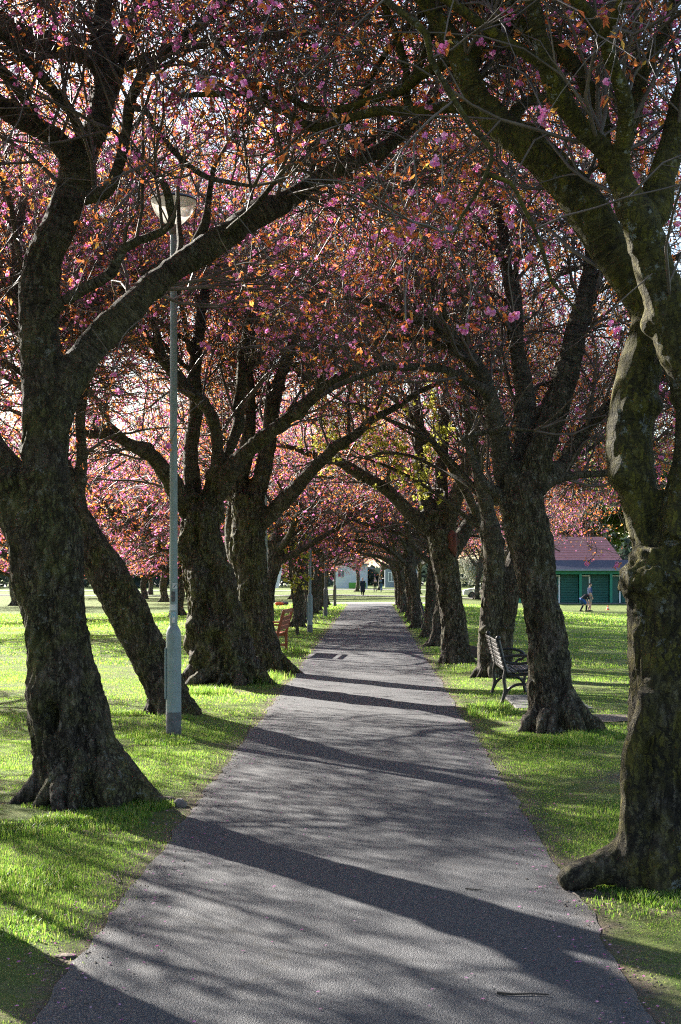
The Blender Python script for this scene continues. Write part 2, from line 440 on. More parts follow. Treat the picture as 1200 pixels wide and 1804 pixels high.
# ------------------------------------------------------------------ trees
def remesh(V, faces, voxel, smooth_iter=3):
    me = mesh_np('tmp_solid', V, faces, [])
    o = bpy.data.objects.new('tmp_solid', me); COL.objects.link(o)
    md = o.modifiers.new('r', 'REMESH'); md.mode = 'VOXEL'; md.voxel_size = voxel
    if smooth_iter:
        sm = o.modifiers.new('s', 'SMOOTH'); sm.factor = .5; sm.iterations = smooth_iter
    dg = bpy.context.evaluated_depsgraph_get(); dg.update()
    ev = o.evaluated_get(dg); m2 = ev.to_mesh()
    n = len(m2.vertices); P = np.empty(n * 3, np.float32); m2.vertices.foreach_get('co', P)
    Nn = np.empty(n * 3, np.float32); m2.vertices.foreach_get('normal', Nn)
    ls = np.empty(len(m2.loops), np.int32); m2.loops.foreach_get('vertex_index', ls)
    lt = np.empty(len(m2.polygons), np.int32); m2.polygons.foreach_get('loop_total', lt)
    st = np.empty(len(m2.polygons), np.int32); m2.polygons.foreach_get('loop_start', st)
    q = ls[st[lt == 4][:, None] + np.arange(4)]; t = ls[st[lt == 3][:, None] + np.arange(3)] if (lt == 3).any() else np.zeros((0, 3), np.int32)
    ev.to_mesh_clear(); bpy.data.objects.remove(o); bpy.data.meshes.remove(me)
    return P.reshape(-1, 3).astype(float), Nn.reshape(-1, 3).astype(float), q, t

def limb_solid(S, K=14):
    return tubes(S[None, :, :3], S[None, :, 3], K, caps=True)

def make_trunk(limbs, base, voxel, rng, rough=1.0, dents=(), lumps=0.0, rmin=.045, young_z=(1.2, 2.0)):
    """limbs: resampled centre lines (n,4). Returns a mesh in coordinates local to base."""
    Vs, Fq, Ft, n = [], [], [], 0
    thin = []
    for S in limbs:
        k = np.argmax(S[:, 3] < rmin) if (S[:, 3] < rmin).any() else len(S)
        if k >= 3:
            A = S[:k + 1]
            V, q, t = limb_solid(A); Vs.append(V); Fq.append(q + n); Ft.append(t + n); n += len(V)
        if k < len(S) - 2: thin.append(S[max(0, k - 2):])
    P, N, q, t = remesh(np.concatenate(Vs), [np.concatenate(Fq), np.concatenate(Ft)], voxel)
    # straightened bark coordinates from the nearest centre line
    cp, cr, cs, ct, cn, cb = [], [], [], [], [], []
    off = 0.0
    for S in limbs:
        T, Nn, B = frames(S[None, :, :3])
        s = np.concatenate([[0], np.cumsum(np.linalg.norm(np.diff(S[:, :3], axis=0), axis=1))])
        cp.append(S[:, :3]); cr.append(S[:, 3]); cs.append(s + off); ct.append(T[0]); cn.append(Nn[0]); cb.append(B[0]); off += 3.7
    cp, cr, cs, ct, cn, cb = map(np.concatenate, (cp, cr, cs, ct, cn, cb))
    def coords(P):
        Q = np.empty((len(P), 3)); rr = np.empty(len(P))
        for i in range(0, len(P), 3000):
            D = P[i:i + 3000, None] - cp[None]
            d = np.linalg.norm(D, axis=2) - cr[None]
            j = d.argmin(1); dv = D[np.arange(len(j)), j]
            a, b2 = np.sum(dv * cn[j], 1), np.sum(dv * cb[j], 1)
            L = np.maximum(np.hypot(a, b2), 1e-6); r = np.clip(cr[j], .03, .45)
            Q[i:i + 3000] = np.stack([a / L * r, b2 / L * r, cs[j] + np.sum(dv * ct[j], 1)], 1); rr[i:i + 3000] = cr[j]
        return Q, rr
    Q, rr = coords(P)
    young = (1 - sstep(.085, .24, rr)) * sstep(young_z[0], young_z[1], P[:, 2] - base[2] + .5 * vnoise(P * 1.5))
    oldness = 1 - young
    amp = np.clip(rr * .16, .003, .042) * rough
    Pl = P - np.array(base); Pl = Pl + .10 * np.stack([vnoise(Pl * 4), vnoise(Pl * 4 + 31), vnoise(Pl * 4 + 77)], 1)
    d = -np.abs(vnoise(Pl * np.array([11, 11, 2.6]))) * .9 - .5 * np.abs(vnoise(Pl * np.array([23, 23, 7]))) + .3 * vnoise(Pl * np.array([30, 30, 14])) + .7 * vnoise(Pl * np.array([5, 5, 1.5]))
    d2 = .45 * vnoise(Q * np.array([3, 3, 9])) + .25 * vnoise(Q * np.array([4, 4, 30]))
    disp = amp * (d * (.25 + .75 * oldness) + d2 * young)
    disp += np.clip(rr, 0, .5) * .13 * vnoise(P * 2.3 + 5.1) + np.where(rr < .2, rr, 0) * .9 * np.maximum(0, vnoise(P * 4.6 + 9.2) - .52) + lumps * np.maximum(0, vnoise(P * 3.4 + 1.7)) * oldness
    P = P + N * disp[:, None]
    for (c, rad, dep) in dents:
        g = np.exp(-np.sum(((P - np.array(c)) / np.array(rad)) ** 2, 1)); P = P - N * (g * dep)[:, None]
    nV = len(P); V = [P]; Qs = [Q]; Y = [young]; qs = [q]
    for S in thin:
        v, qq, _ = tubes(S[None, :, :3], S[None, :, 3], 8)
        s = np.repeat(np.arange(len(S)) * .1, 8)
        dv = v - np.repeat(S[:, :3], 8, axis=0)
        v = v + dv * (vnoise(v * 9) * .22)[:, None]
        V.append(v); qs.append(qq + nV); nV += len(v)
        Qs.append(np.stack([dv[:, 0], dv[:, 1], s], 1)); Y.append(sstep(young_z[0], young_z[1], v[:, 2] - base[2]))
    V = np.concatenate(V) - np.array(base)
    return V, [np.concatenate(qs), t], np.concatenate(Qs), np.concatenate(Y)

def grow(P0, D0, L, steps, wander, trop, rng):
    N = len(P0); P = np.empty((N, steps + 1, 3)); P[:, 0] = P0; D = norm(D0)
    trop = np.broadcast_to(np.asarray(trop, float), (N,)) if np.ndim(trop) < 2 else trop
    for k in range(steps):
        tz = trop if trop.ndim == 1 else trop[:, k]
        D = norm(D + rng.normal(0, wander, (N, 3)) + np.stack([0 * tz, 0 * tz, tz], 1))
        P[:, k + 1] = P[:, k] + D * (L / steps)[:, None]
    return P

def spawn(P, Rr, n, t0, t1, side, rng, zb=0.0):
    """children along every parent: start points, directions, parent radius"""
    N, S, _ = P.shape
    idx = np.repeat(np.arange(N), n); t = rng.uniform(t0, t1, len(idx)) * (S - 1)
    k = np.minimum(t.astype(int), S - 2); f = (t - k)[:, None]
    A, B = P[idx, k], P[idx, k + 1]
    T = norm(B - A); pr = norm(np.cross(T, rng.normal(0, 1, T.shape)))
    pr[:, 2] += zb
    D = norm(T + pr * rng.uniform(side * .6, side * 1.5, len(idx))[:, None])
    return A + (B - A) * f, D, Rr[idx, k], idx

def zfloor(x): return np.where(np.abs(x) < 2.0, 3.05, np.where(np.abs(x) < 3.4, 2.6, np.where(x > 0, 1.9, 2.15)))

def make_crown(limbs, rng, dens=1.0, l2=7, l3=4, floor=True, world_off=(0, 0, 0), Lmul=1.0, zmin=2.5, nleaf=(2, 4), pblossom=.20, green=False, lsize=1.0, keep=None, rstart=.15, view=True, r1max=.026, extra=()):
    off = np.array(world_off, float)
    p0, d0, r0 = [], [], []
    for S in limbs:
        seg = np.linalg.norm(np.diff(S[:, :3], axis=0), axis=1)
        ok = (S[:-1, 3] < rstart) & (S[:-1, 2] > zmin)
        w = seg * ok; tot = w.sum()
        if tot <= 0: continue
        n = max(2, int(tot / .20 * dens))
        j = rng.choice(len(w), n, p=w / tot)
        T = norm(S[j + 1, :3] - S[j, :3]); pr = norm(np.cross(T, rng.normal(0, 1, T.shape))); pr[:, 2] += .25
        p0.append(S[j, :3]); d0.append(norm(T * .6 + pr)); r0.append(S[j, 3])
        T = norm(S[-1:, :3] - S[-3:-2, :3])
        for _ in range(4):
            p0.append(S[-1:, :3]); d0.append(norm(T + rng.normal(0, .4, (1, 3)))); r0.append(S[-1:, 3] * 2.5)
    p0, d0, r0 = map(np.concatenate, (p0, d0, r0))
    N = len(p0)
    L = rng.uniform(.8, 2.3, N) * Lmul; st = 9
    tr = np.linspace(.16, -.12, st)[None] * rng.uniform(.3, 1.3, (N, 1)) + rng.normal(0, .03, (N, 1))
    A = grow(p0, d0, L, st, .2, tr, rng)
    ra = np.clip(r0 * .38, .007, r1max)[:, None] * np.linspace(1, .22, st + 1)[None]
    def cull(P, Rr):
        W_ = P + off
        e = W_[:, -1]; mid = W_[:, P.shape[1] // 2]
        k = np.ones(len(P), bool)
        if floor:
            for q in (e, mid): k &= q[:, 2] > zfloor(q[:, 0]) + 0.10 * vnoise(q * 1.3) * 4
            k &= ~((mid[:, 1] < 6.0) & (mid[:, 2] < 1.8 + .42 * np.maximum(mid[:, 1], 0) + .6))
        if keep is not None: k &= keep(e) & keep(mid)
        if view and SUNWIN:
            for j_ in range(1, P.shape[1] - 1, 2): k &= ~sun_hit(W_[:, j_])
        if view: k &= clear_view(W_[:, -1], rng) & clear_view(mid, rng)
        return P[k], Rr[k]
    A, ra = cull(A, ra)
    P, D, r, _ = spawn(A, ra, l2, .12, 1, .9, rng, .1)
    N = len(P); L = rng.uniform(.35, 1.5, N) * Lmul; st = 6
    tr = rng.normal(-.02, .09, N)
    B = grow(P, D, L, st, .2, tr, rng)
    rb = np.clip(r * .65, .0055, .011)[:, None] * np.linspace(1, .4, st + 1)[None]
    B, rb = cull(B, rb)
    P, D, r, _ = spawn(B, rb, l3, .15, 1, 1.0, rng)
    N = len(P); L = rng.uniform(.10, .42, N) * Lmul; st = 3
    Cc = grow(P, D, L, st, .22, rng.normal(0, .1, N), rng)
    rc = np.clip(r * .7, .0032, .0055)[:, None] * np.linspace(1, .6, st + 1)[None]
    Cc, rc = cull(Cc, rc)
    parts = [tubes(A, ra, 5), tubes(B, rb, 4), tubes(Cc, rc, 3)]
    V, Q, n = [], [], 0
    for v, q, _ in parts: V.append(v); Q.append(q + n); n += len(v)
    twig = (np.concatenate(V), np.concatenate(Q))
    # leaf clusters at twig tips and along them
    tips = np.concatenate([Cc[:, -1], B[:, -1], Cc[:, 2][rng.rand(len(Cc)) < .15]])
    tdir = np.concatenate([norm(Cc[:, -1] - Cc[:, -2]), norm(B[:, -1] - B[:, -2]), norm(Cc[:, 2] - Cc[:, 1])[:0]])
    tdir = np.concatenate([tdir, rng.normal(0, 1, (len(tips) - len(tdir), 3))])
    if view:
        kk = clear_view(tips + off, rng, .85); tips, tdir = tips[kk], tdir[kk]
    if keep is not None:
        kk = keep(tips + off); tips, tdir = tips[kk], tdir[kk]
    nz = vnoise((tips + off) * .9)
    isb = rng.rand(len(tips)) < np.clip(pblossom + .35 * nz, .03, .9)
    if len(extra):
        e_ = np.repeat(np.array([P1 for _, P1, _ in extra]), 3, 0) + rng.normal(0, .02, (len(extra) * 3, 3)); tips = np.concatenate([tips, e_]); tdir = np.concatenate([tdir, rng.normal(0, 1, e_.shape)]); isb = np.concatenate([isb, np.zeros(len(e_), bool)])
    nl = rng.randint(nleaf[0], nleaf[1] + 1, len(tips)) * (rng.rand(len(tips)) < (1. if green else .75))
    idx = np.repeat(np.arange(len(tips)), nl); M = len(idx)
    d = norm(tdir[idx] * .7 + rng.normal(0, .75, (M, 3)) + np.array([0, 0, -.15]))
    sd = norm(np.cross(d, rng.normal(0, 1, (M, 3)))); nn = np.cross(sd, d)
    L = (rng.uniform(.028, .062, M) * lsize)[:, None]; Wd = L * rng.uniform(.15, .24, M)[:, None] * (2.0 if green else 1)
    p = tips[idx] + rng.normal(0, .006, (M, 3))
    lv = np.stack([p, p + d * L * .5 + sd * Wd + nn * Wd * .7, p + d * L + nn * L * rng.uniform(-.25, .15, M)[:, None], p + d * L * .5 - sd * Wd + nn * Wd * .7], 1).reshape(-1, 3)
    b4 = (np.arange(M) * 4)[:, None]
    leaf = (lv, np.concatenate([b4 + [0, 1, 2], b4 + [0, 2, 3]], 1).reshape(-1, 3))
    blo = None
    for (P0, P1, rr) in extra:          # a low spray: thin twig with a big open flower cluster at its end
        S = spline([(*P0, .004), (*(np.array(P0) * .45 + np.array(P1) * .55 + rng.normal(0, .04, 3)), .003), (*P1, .002)], .06)
        v, q, _ = tubes(S[None, :, :3], S[None, :, 3], 4)
        twig = (np.concatenate([twig[0], v]), np.concatenate([twig[1], q + len(twig[0])]))
    bt = tips[isb]
    if len(bt) and not green:
        nb = rng.randint(1, 4, len(bt)); idx = np.repeat(np.arange(len(bt)), nb)
        c = bt[idx] + rng.normal(0, .019, (len(idx), 3)) + np.array([0, 0, -.028])
        size = rng.uniform(.010, .021, len(idx)) * (lsize * .5 + .5)
        for (P0, P1, rr) in extra:
            m_ = rng.randint(2, 5); c = np.concatenate([c, np.array(P1) + rng.normal(0, rr * .9, (m_, 3)) - [0, 0, rr]]); size = np.concatenate([size, rng.uniform(.8, 1.1, m_) * rr])
        npet = 12
        c = np.repeat(c, npet, 0); s = np.repeat(size, npet)[:, None]; M = len(c)
        d = norm(rng.normal(0, 1, (M, 3)) + np.array([0, 0, -.45])); sd = norm(np.cross(d, rng.normal(0, 1, (M, 3)))); nn = np.cross(sd, d)
        bv = np.stack([c + d * s * .1, c + d * s * .75 + sd * s * .62 + nn * s * .2, c + d * s * 1.25 + nn * s * .1, c + d * s * .75 - sd * s * .62 + nn * s * .2], 1).reshape(-1, 3)
        b4 = (np.arange(M) * 4)[:, None]
        blo = (bv, np.concatenate([b4 + [0, 1, 2], b4 + [0, 2, 3]], 1).reshape(-1, 3))
    return twig, leaf, blo

STATS = []
def assemble(name, label, base, limbs, rng, cat='tree', group=None, voxel=.03, bark='bark_old', rough=1., dents=(), lumps=0., extra_crown=(), crown=None, leafmat='leaf', trunk_rmin=.045):
    if DRY[0]: return None
    base = np.array(base, float)
    root = thing(name, label, cat, tuple(base), 0, group)
    V, F_, Q, Y = make_trunk(limbs, base, voxel, rng, rough, dents, lumps, trunk_rmin)
    tr = link('trunk', mesh_np('trunk', V, F_, MT[bark], True, {'bark': Q, 'smoothness': Y}), root)
    tw, lf, bl = make_crown(list(limbs) + list(extra_crown), rng, **(crown or {}))
    cr = link('crown', mesh_np('crown_twigs', tw[0] - base, [tw[1]], MT['twig'], True), root)
    link('foliage', mesh_np('foliage', lf[0] - base, [lf[1]], MT[leafmat]), cr)
    if bl is not None: link('blossom', mesh_np('blossom', bl[0] - base, [bl[1]], MT['blossom']), cr)
    STATS.append((label[:30], len(F_[0]), len(tw[1]), len(lf[1]), 0 if bl is None else len(bl[1])))
    return root

SUND = np.array([-.65 * math.cos(R(26)), .76 * math.cos(R(26)), math.sin(R(26))])   # towards the sun
OCC = []          # boughs the photo shows clear of twigs: twigs that would hang before them are thinned
DRY = [False]
SUNWIN = []
def sun_hit(P):
    k = np.zeros(len(P), bool)
    for q, rad in SUNWIN:
        D = P - np.array(q); t = D @ SUND; k |= (t > .25) & (np.linalg.norm(D - t[:, None] * SUND, axis=1) < rad)
    return k
def clear_view(P, rng, prob=.88):
    k = np.ones(len(P), bool)
    if len(P) and SUNWIN: k &= ~sun_hit(P)
    if not len(OCC) or not len(P): return k
    O = np.concatenate(OCC)
    ok = P[:, 1] > .5
    u = CX + P[:, 0] / np.maximum(P[:, 1], .5) * F; v = CY + (CH - P[:, 2]) / np.maximum(P[:, 1], .5) * F
    for i in range(0, len(P), 4000):
        sl = slice(i, i + 4000)
        d2 = (u[sl, None] - O[None, :, 0]) ** 2 + (v[sl, None] - O[None, :, 1]) ** 2
        k[sl] = ~((d2 < (O[None, :, 2] * 1.05 + 5) ** 2) & (P[sl, 1][:, None] < O[None, :, 3] - .08)).any(1)
    return k | ~ok | (rng.rand(len(P)) > prob)

def px(pts, Y0, Y1=None, pw=1.0):
    """centre line traced in photo pixels (x, y, half width) with the depth running from Y0 to Y1 along it"""
    Y1 = Y0 if Y1 is None else Y1
    A = np.array([(a, b) for a, b, _ in pts], float)
    s = np.concatenate([[0], np.cumsum(np.linalg.norm(np.diff(A, axis=0), axis=1))]); s /= s[-1]
    out = []
    for (a, b, r), t in zip(pts, s):
        Y = Y0 + (Y1 - Y0) * t ** pw
        out.append((*W(a, b, Y), r / F * Y))
    S = spline(out, .10)
    kk = np.clip(np.minimum((.16 - S[:, 3]) / .06, np.arange(len(S)) / 4.), 0, 1)[:, None]
    q_ = S[:, :3] * 2.6; S[:, :3] += kk * np.stack([vnoise(q_ + 3), vnoise(q_ + 19), vnoise(q_ + 47)], 1) * .05
    if DRY[0] and Y0 < 30:
        q = np.stack([CX + S[:, 0] / S[:, 1] * F, CY + (CH - S[:, 2]) / S[:, 1] * F, S[:, 3] / S[:, 1] * F, S[:, 1]], 1); q = q[q[:, 2] > 8]
        if len(q): OCC.append(q[::2])
    return S

def roots(base, r, spec):
    """flaring roots: (azimuth deg, length, radius)"""
    out = []; rng = np.random.RandomState(int(abs(base[0]) * 977 + len(spec)))
    extra = [(az + rng.uniform(15, 40), L * rng.uniform(.3, .7), rr * rng.uniform(.5, .8)) for az, L, rr in spec]
    for az, L, rr in list(spec) + extra:
        L *= .7; a = R(az); bx, by, bz = base
        def pt(d, z, q, w=0):
            aa = a + w; return (bx + math.cos(aa) * d, by + math.sin(aa) * d, bz + z, q)
        j = rng.uniform(-.12, .12)
        out.append(spline([pt(r * .1, .62, rr * .6), pt(r * .62, .30, rr * .9), pt(r * .95 + L * .12, .11, rr * .85), pt(r + L * .5, .015, rr * .6, j), pt(r + L, -.07, rr * .35, j * 2.2)], .05))
    return out

def free_limb(p, az, L, r, rng, rise=.5, arch=-.06, steps=9, r1=.018, wob=.13):
    """a limb grown without a trace: from p towards azimuth az (deg, 0 = +x, 90 = away from the camera)"""
    a = R(az); D = np.array([[math.cos(a), math.sin(a), rise]])
    tr = np.linspace(.02, arch * 2, steps)[None]
    P = grow(np.array([p], float), D, np.array([L]), steps, wob, tr, rng)[0]
    if SUNWIN:
        inw = sun_hit(P)
        if inw.any(): k = max(3, int(np.argmax(inw))); P = P[:k + 1]; steps = k
    r = max(r * .62, .026)
    rr = np.linspace(1, 0, steps + 1) ** .8 * (r - r1) + r1
    return spline(np.concatenate([P, rr[:, None]], 1), .10)

def fan(S, n, az0, az1, L, rng, t0=.45, t1=.95, r=.065):  # extra limbs, put in so the crowns cast more shade on the path
    return [free_limb(at(S, rng.uniform(t0, t1)), az0 + (az1 - az0) * (k + rng.uniform(.1, .9)) / n, L * rng.uniform(.75, 1.15), r, rng, rng.uniform(.25, 1.1), -.03) for k in range(n)]

def at(S, t): return S[int(t * (len(S) - 1)), :3]

AV = 'cherry trees lining the path'
def generic_limbs(rng, h=2.1, r=.27, lean=(0, 0), nl=6, spread=4.2, rise=.62):
    T = spline([(0, 0, -.15, r * 1.35), (lean[0] * .1, lean[1] * .1, .25, r * 1.08), (lean[0] * .4 + rng.normal(0, .04), lean[1] * .4 + rng.normal(0, .04), h * .45, r * .93),
                (lean[0] * .75, lean[1] * .75, h * .8, r * .95), (lean[0], lean[1], h * 1.08, r * .8)], .10)
    out = [T] + roots((0, 0, 0), r, [(rng.uniform(0, 90) + 90 * k, rng.uniform(.25, .5), r * .38) for k in range(4)])
    main = []
    a0 = rng.uniform(0, 360)
    for k in range(nl):
        az = a0 + 360 / nl * k + rng.uniform(-18, 18)
        p = at(T, rng.uniform(.72, .97))
        Lm = spread * rng.uniform(.8, 1.1)
        l = free_limb(p, az, Lm, r * rng.uniform(.55, .8), rng, rise * rng.uniform(.7, 1.5), -.05)
        main.append(l)
        for m in range(2):
            q = at(l, rng.uniform(.3, .7))
            main.append(free_limb(q, az + rng.choice([-1, 1]) * rng.uniform(30, 65), Lm * .6, r * .3, rng, rng.uniform(.3, 1.2), -.05))
    main.append(free_limb(at(T, .98), rng.uniform(0, 360), spread * .75, r * .7, rng, 2.4, -.02))
    return out + main
# ------------------------------------------------------------------ the near trees, one by one
import time as _time
_t0 = _time.time()
def base_of(p, Y): 
    x, y, z = W(p, CY, Y); return (x, y, gz(x, y))

def sprays(L):
    r_ = np.random.RandomState(len(L)); out = []
    for a, b_, Y in L:
        p1 = np.array(W(a, b_, Y)); out.append((tuple(p1 + np.array([r_.uniform(-.25, .25), r_.uniform(-.1, .2), r_.uniform(.25, .5)])), tuple(p1), r_.uniform(.016, .022)))
    return out

def near_L1():
    rng = np.random.RandomState(11); Y = 11.13; base = base_of(152, Y)
    T = px([(150, 1440, 92), (140, 1385, 84), (127, 1300, 74), (112, 1200, 66), (97, 1100, 60), (80, 1000, 62), (74, 940, 62), (78, 890, 50)], Y)
    left = px([(62, 960, 46), (25, 880, 44), (-15, 800, 38), (-70, 720, 33), (-150, 610, 28), (-250, 540, 22), (-380, 480, 14), (-520, 440, 6)], Y, Y + .6)
    up = px([(78, 900, 46), (80, 840, 42), (80, 770, 44), (76, 700, 42), (70, 620, 35), (68, 540, 35), (74, 465, 37), (102, 400, 33), (125, 340, 30), (140, 290, 30), (162, 235, 26), (180, 170, 22), (187, 100, 20), (181, 20, 18), (172, -70, 15), (190, -200, 10), (230, -320, 5)], Y, Y + .3)
    fl = px([(136, 290, 22), (95, 240, 22), (45, 212, 19), (0, 183, 18), (-70, 130, 15), (-170, 80, 11), (-300, 50, 6)], Y + .1, Y - .5)
    right = px([(86, 770, 34), (104, 705, 36), (135, 655, 32), (165, 610, 28), (212, 558, 26), (262, 510, 25), (322, 468, 24), (382, 425, 24), (442, 390, 22), (502, 355, 20), (562, 322, 18), (622, 290, 16), (682, 262, 14), (735, 222, 11), (800, 190, 8), (880, 150, 5)], Y, Y + 1.0)
    b1 = px([(80, 555, 10), (100, 545, 11), (145, 513, 10), (195, 482, 10), (222, 440, 9), (262, 414, 9), (300, 388, 8), (302, 360, 8), (290, 320, 7), (262, 290, 6), (232, 262, 5), (200, 225, 3)], Y, Y - .7)
    b2 = px([(146, 350, 13), (190, 335, 11), (212, 290, 10), (222, 240, 10), (236, 190, 10), (251, 140, 9), (290, 95, 9), (335, 50, 8), (385, 4, 7), (450, -60, 4)], Y, Y - .9)
    b3 = px([(184, 130, 12), (225, 122, 11), (265, 103, 11), (302, 84, 10), (345, 74, 9), (420, 70, 9), (500, 64, 8), (555, 54, 8), (602, 40, 7), (660, 8, 5), (720, -30, 3)], Y + .1, Y + .8)
    b4 = px([(186, 108, 15), (140, 98, 14), (88, 82, 14), (45, 62, 14), (0, 44, 13), (-60, 25, 10), (-150, 10, 6)], Y + .1, Y + .5)
    b5 = px([(236, 190, 6), (262, 200, 6), (285, 245, 6), (320, 280, 5), (355, 302, 5), (400, 315, 4), (440, 330, 3)], Y - .4, Y - 1.0)
    b6 = px([(330, 462, 9), (350, 420, 9), (366, 388, 9), (372, 350, 6), (380, 300, 5)], Y + .5, Y + .4)
    limbs = [T, left, up, fl, right, b1, b2, b3, b4, b5, b6]
    limbs += roots(base, .40, [(195, .32, .10), (250, .22, .10), (310, .18, .12), (350, .34, .12), (20, .35, .12), (100, .3, .12), (150, .35, .1)])
    ex = []
    for t, az, L, r, ri in ((.5, 250, 3.2, .07, .6), (.62, 80, 3.6, .08, .7), (.7, 110, 3.4, .07, .6), (.55, 40, 3.2, .06, 1.0), (.8, 300, 3.0, .05, .9), (.8, 60, 3.0, .05, .6), (.85, 170, 3.0, .05, .8)):
        ex.append(free_limb(at(up, t), az, L, r, rng, ri))
    for t, az, L in ((.35, 70, 3.0), (.5, 20, 2.8), (.62, 80, 2.8), (.75, 330, 2.2), (.45, 320, 2.4)):
        ex.append(free_limb(at(right, t), az, L, .05, rng, .8))
    ex += fan(up, 4, 100, 265, 4.2, rng, .35, .9) + fan(left, 3, 60, 200, 3.2, rng, .3, .9, .05)
    limbs += ex
    dents = [(W(81, 1267, Y - .36), (.055, .3, .11), .24), (W(138, 1311, Y - .38), (.05, .3, .12), .22), (W(103, 1340, Y - .4), (.055, .3, .09), .15), (W(80, 1015, Y - .3), (.03, .3, .07), .07)]
    return assemble('cherry_tree', 'thick mossy cherry tree with two dark knot holes, just before the nearest lamp post', base, limbs, rng, group=AV, voxel=.022, bark='bark_old', rough=1.15, dents=dents, crown=dict(dens=1.05, l2=9, l3=5, r1max=.018, extra=sprays([(570, 82, 9.5), (360, 605, 9.8), (197, 657, 9.8), (535, 258, 10), (485, 475, 8.5), (485, 437, 9.5), (215, 690, 10), (372, 228, 10), (55, 308, 10), (300, 780, 10.2), (625, 158, 9)])))

def near_L0():
    rng = np.random.RandomState(5); x, y = -2.75, 7.7; base = (x, y, gz(x, y))
    L = generic_limbs(rng, 2.3, .30, (-.15, .1), 6, 4.0, .7)
    L = [S + np.array([x, y, base[2], 0]) for S in L]
    L = [S for S in L if not ((S[:, 0] / S[:, 1] > -.275) & (S[:, 2] < 1.8 + .42 * S[:, 1]) & (S[:, 3] > .028)).any()]
    return assemble('cherry_tree', 'cherry tree outside the frame whose boughs and shadow reach in before the knot-holed trunk', base, L, rng, group=AV, voxel=.04, crown=dict(dens=1.5, l3=5, keep=lambda p: (p[:, 0] / np.maximum(p[:, 1], .3) < -.275) | (p[:, 2] > 1.9 + .41 * p[:, 1]) | (p[:, 1] < 3) | (rng.rand(len(p)) < .12)))

def near_Lb():
    rng = np.random.RandomState(13); Y = 18.0; base = base_of(300, Y)
    T = px([(318, 1275, 46), (303, 1240, 40), (282, 1190, 37), (250, 1130, 36), (222, 1070, 38), (195, 1020, 38), (165, 975, 36), (140, 930, 32), (118, 880, 26), (100, 820, 23), (78, 740, 20), (60, 650, 17), (40, 550, 14), (30, 450, 11), (40, 340, 7)], Y)
    st = px([(146, 920, 13), (141, 860, 11), (141, 800, 10), (138, 740, 9), (150, 670, 8), (165, 590, 7), (170, 500, 6), (190, 420, 4)], Y, Y + .3)
    limbs = [T, st] + roots(base, .24, [(180, .2, .08), (250, .2, .08), (330, .35, .09), (60, .3, .08)])
    ex = [free_limb(at(T, t), az, L, r, rng, ri) for t, az, L, r, ri in ((.6, 20, 3.6, .09, 1.0), (.66, 90, 3.4, .08, .7), (.7, 340, 3.6, .08, 1.1), (.74, 170, 3.4, .08, .5), (.8, 260, 3.0, .06, .7), (.86, 30, 3.4, .06, 1.1), (.9, 120, 3, .05, .8))]
    ex += fan(T, 6, 60, 290, 4.2, rng, .6, .95)
    return assemble('cherry_tree', 'slanting brown cherry stem leaning away from the path behind the nearest lamp post', base, limbs + ex, rng, group=AV, voxel=.03, bark='bark_old', crown=dict(dens=1.08, l2=9, l3=5))

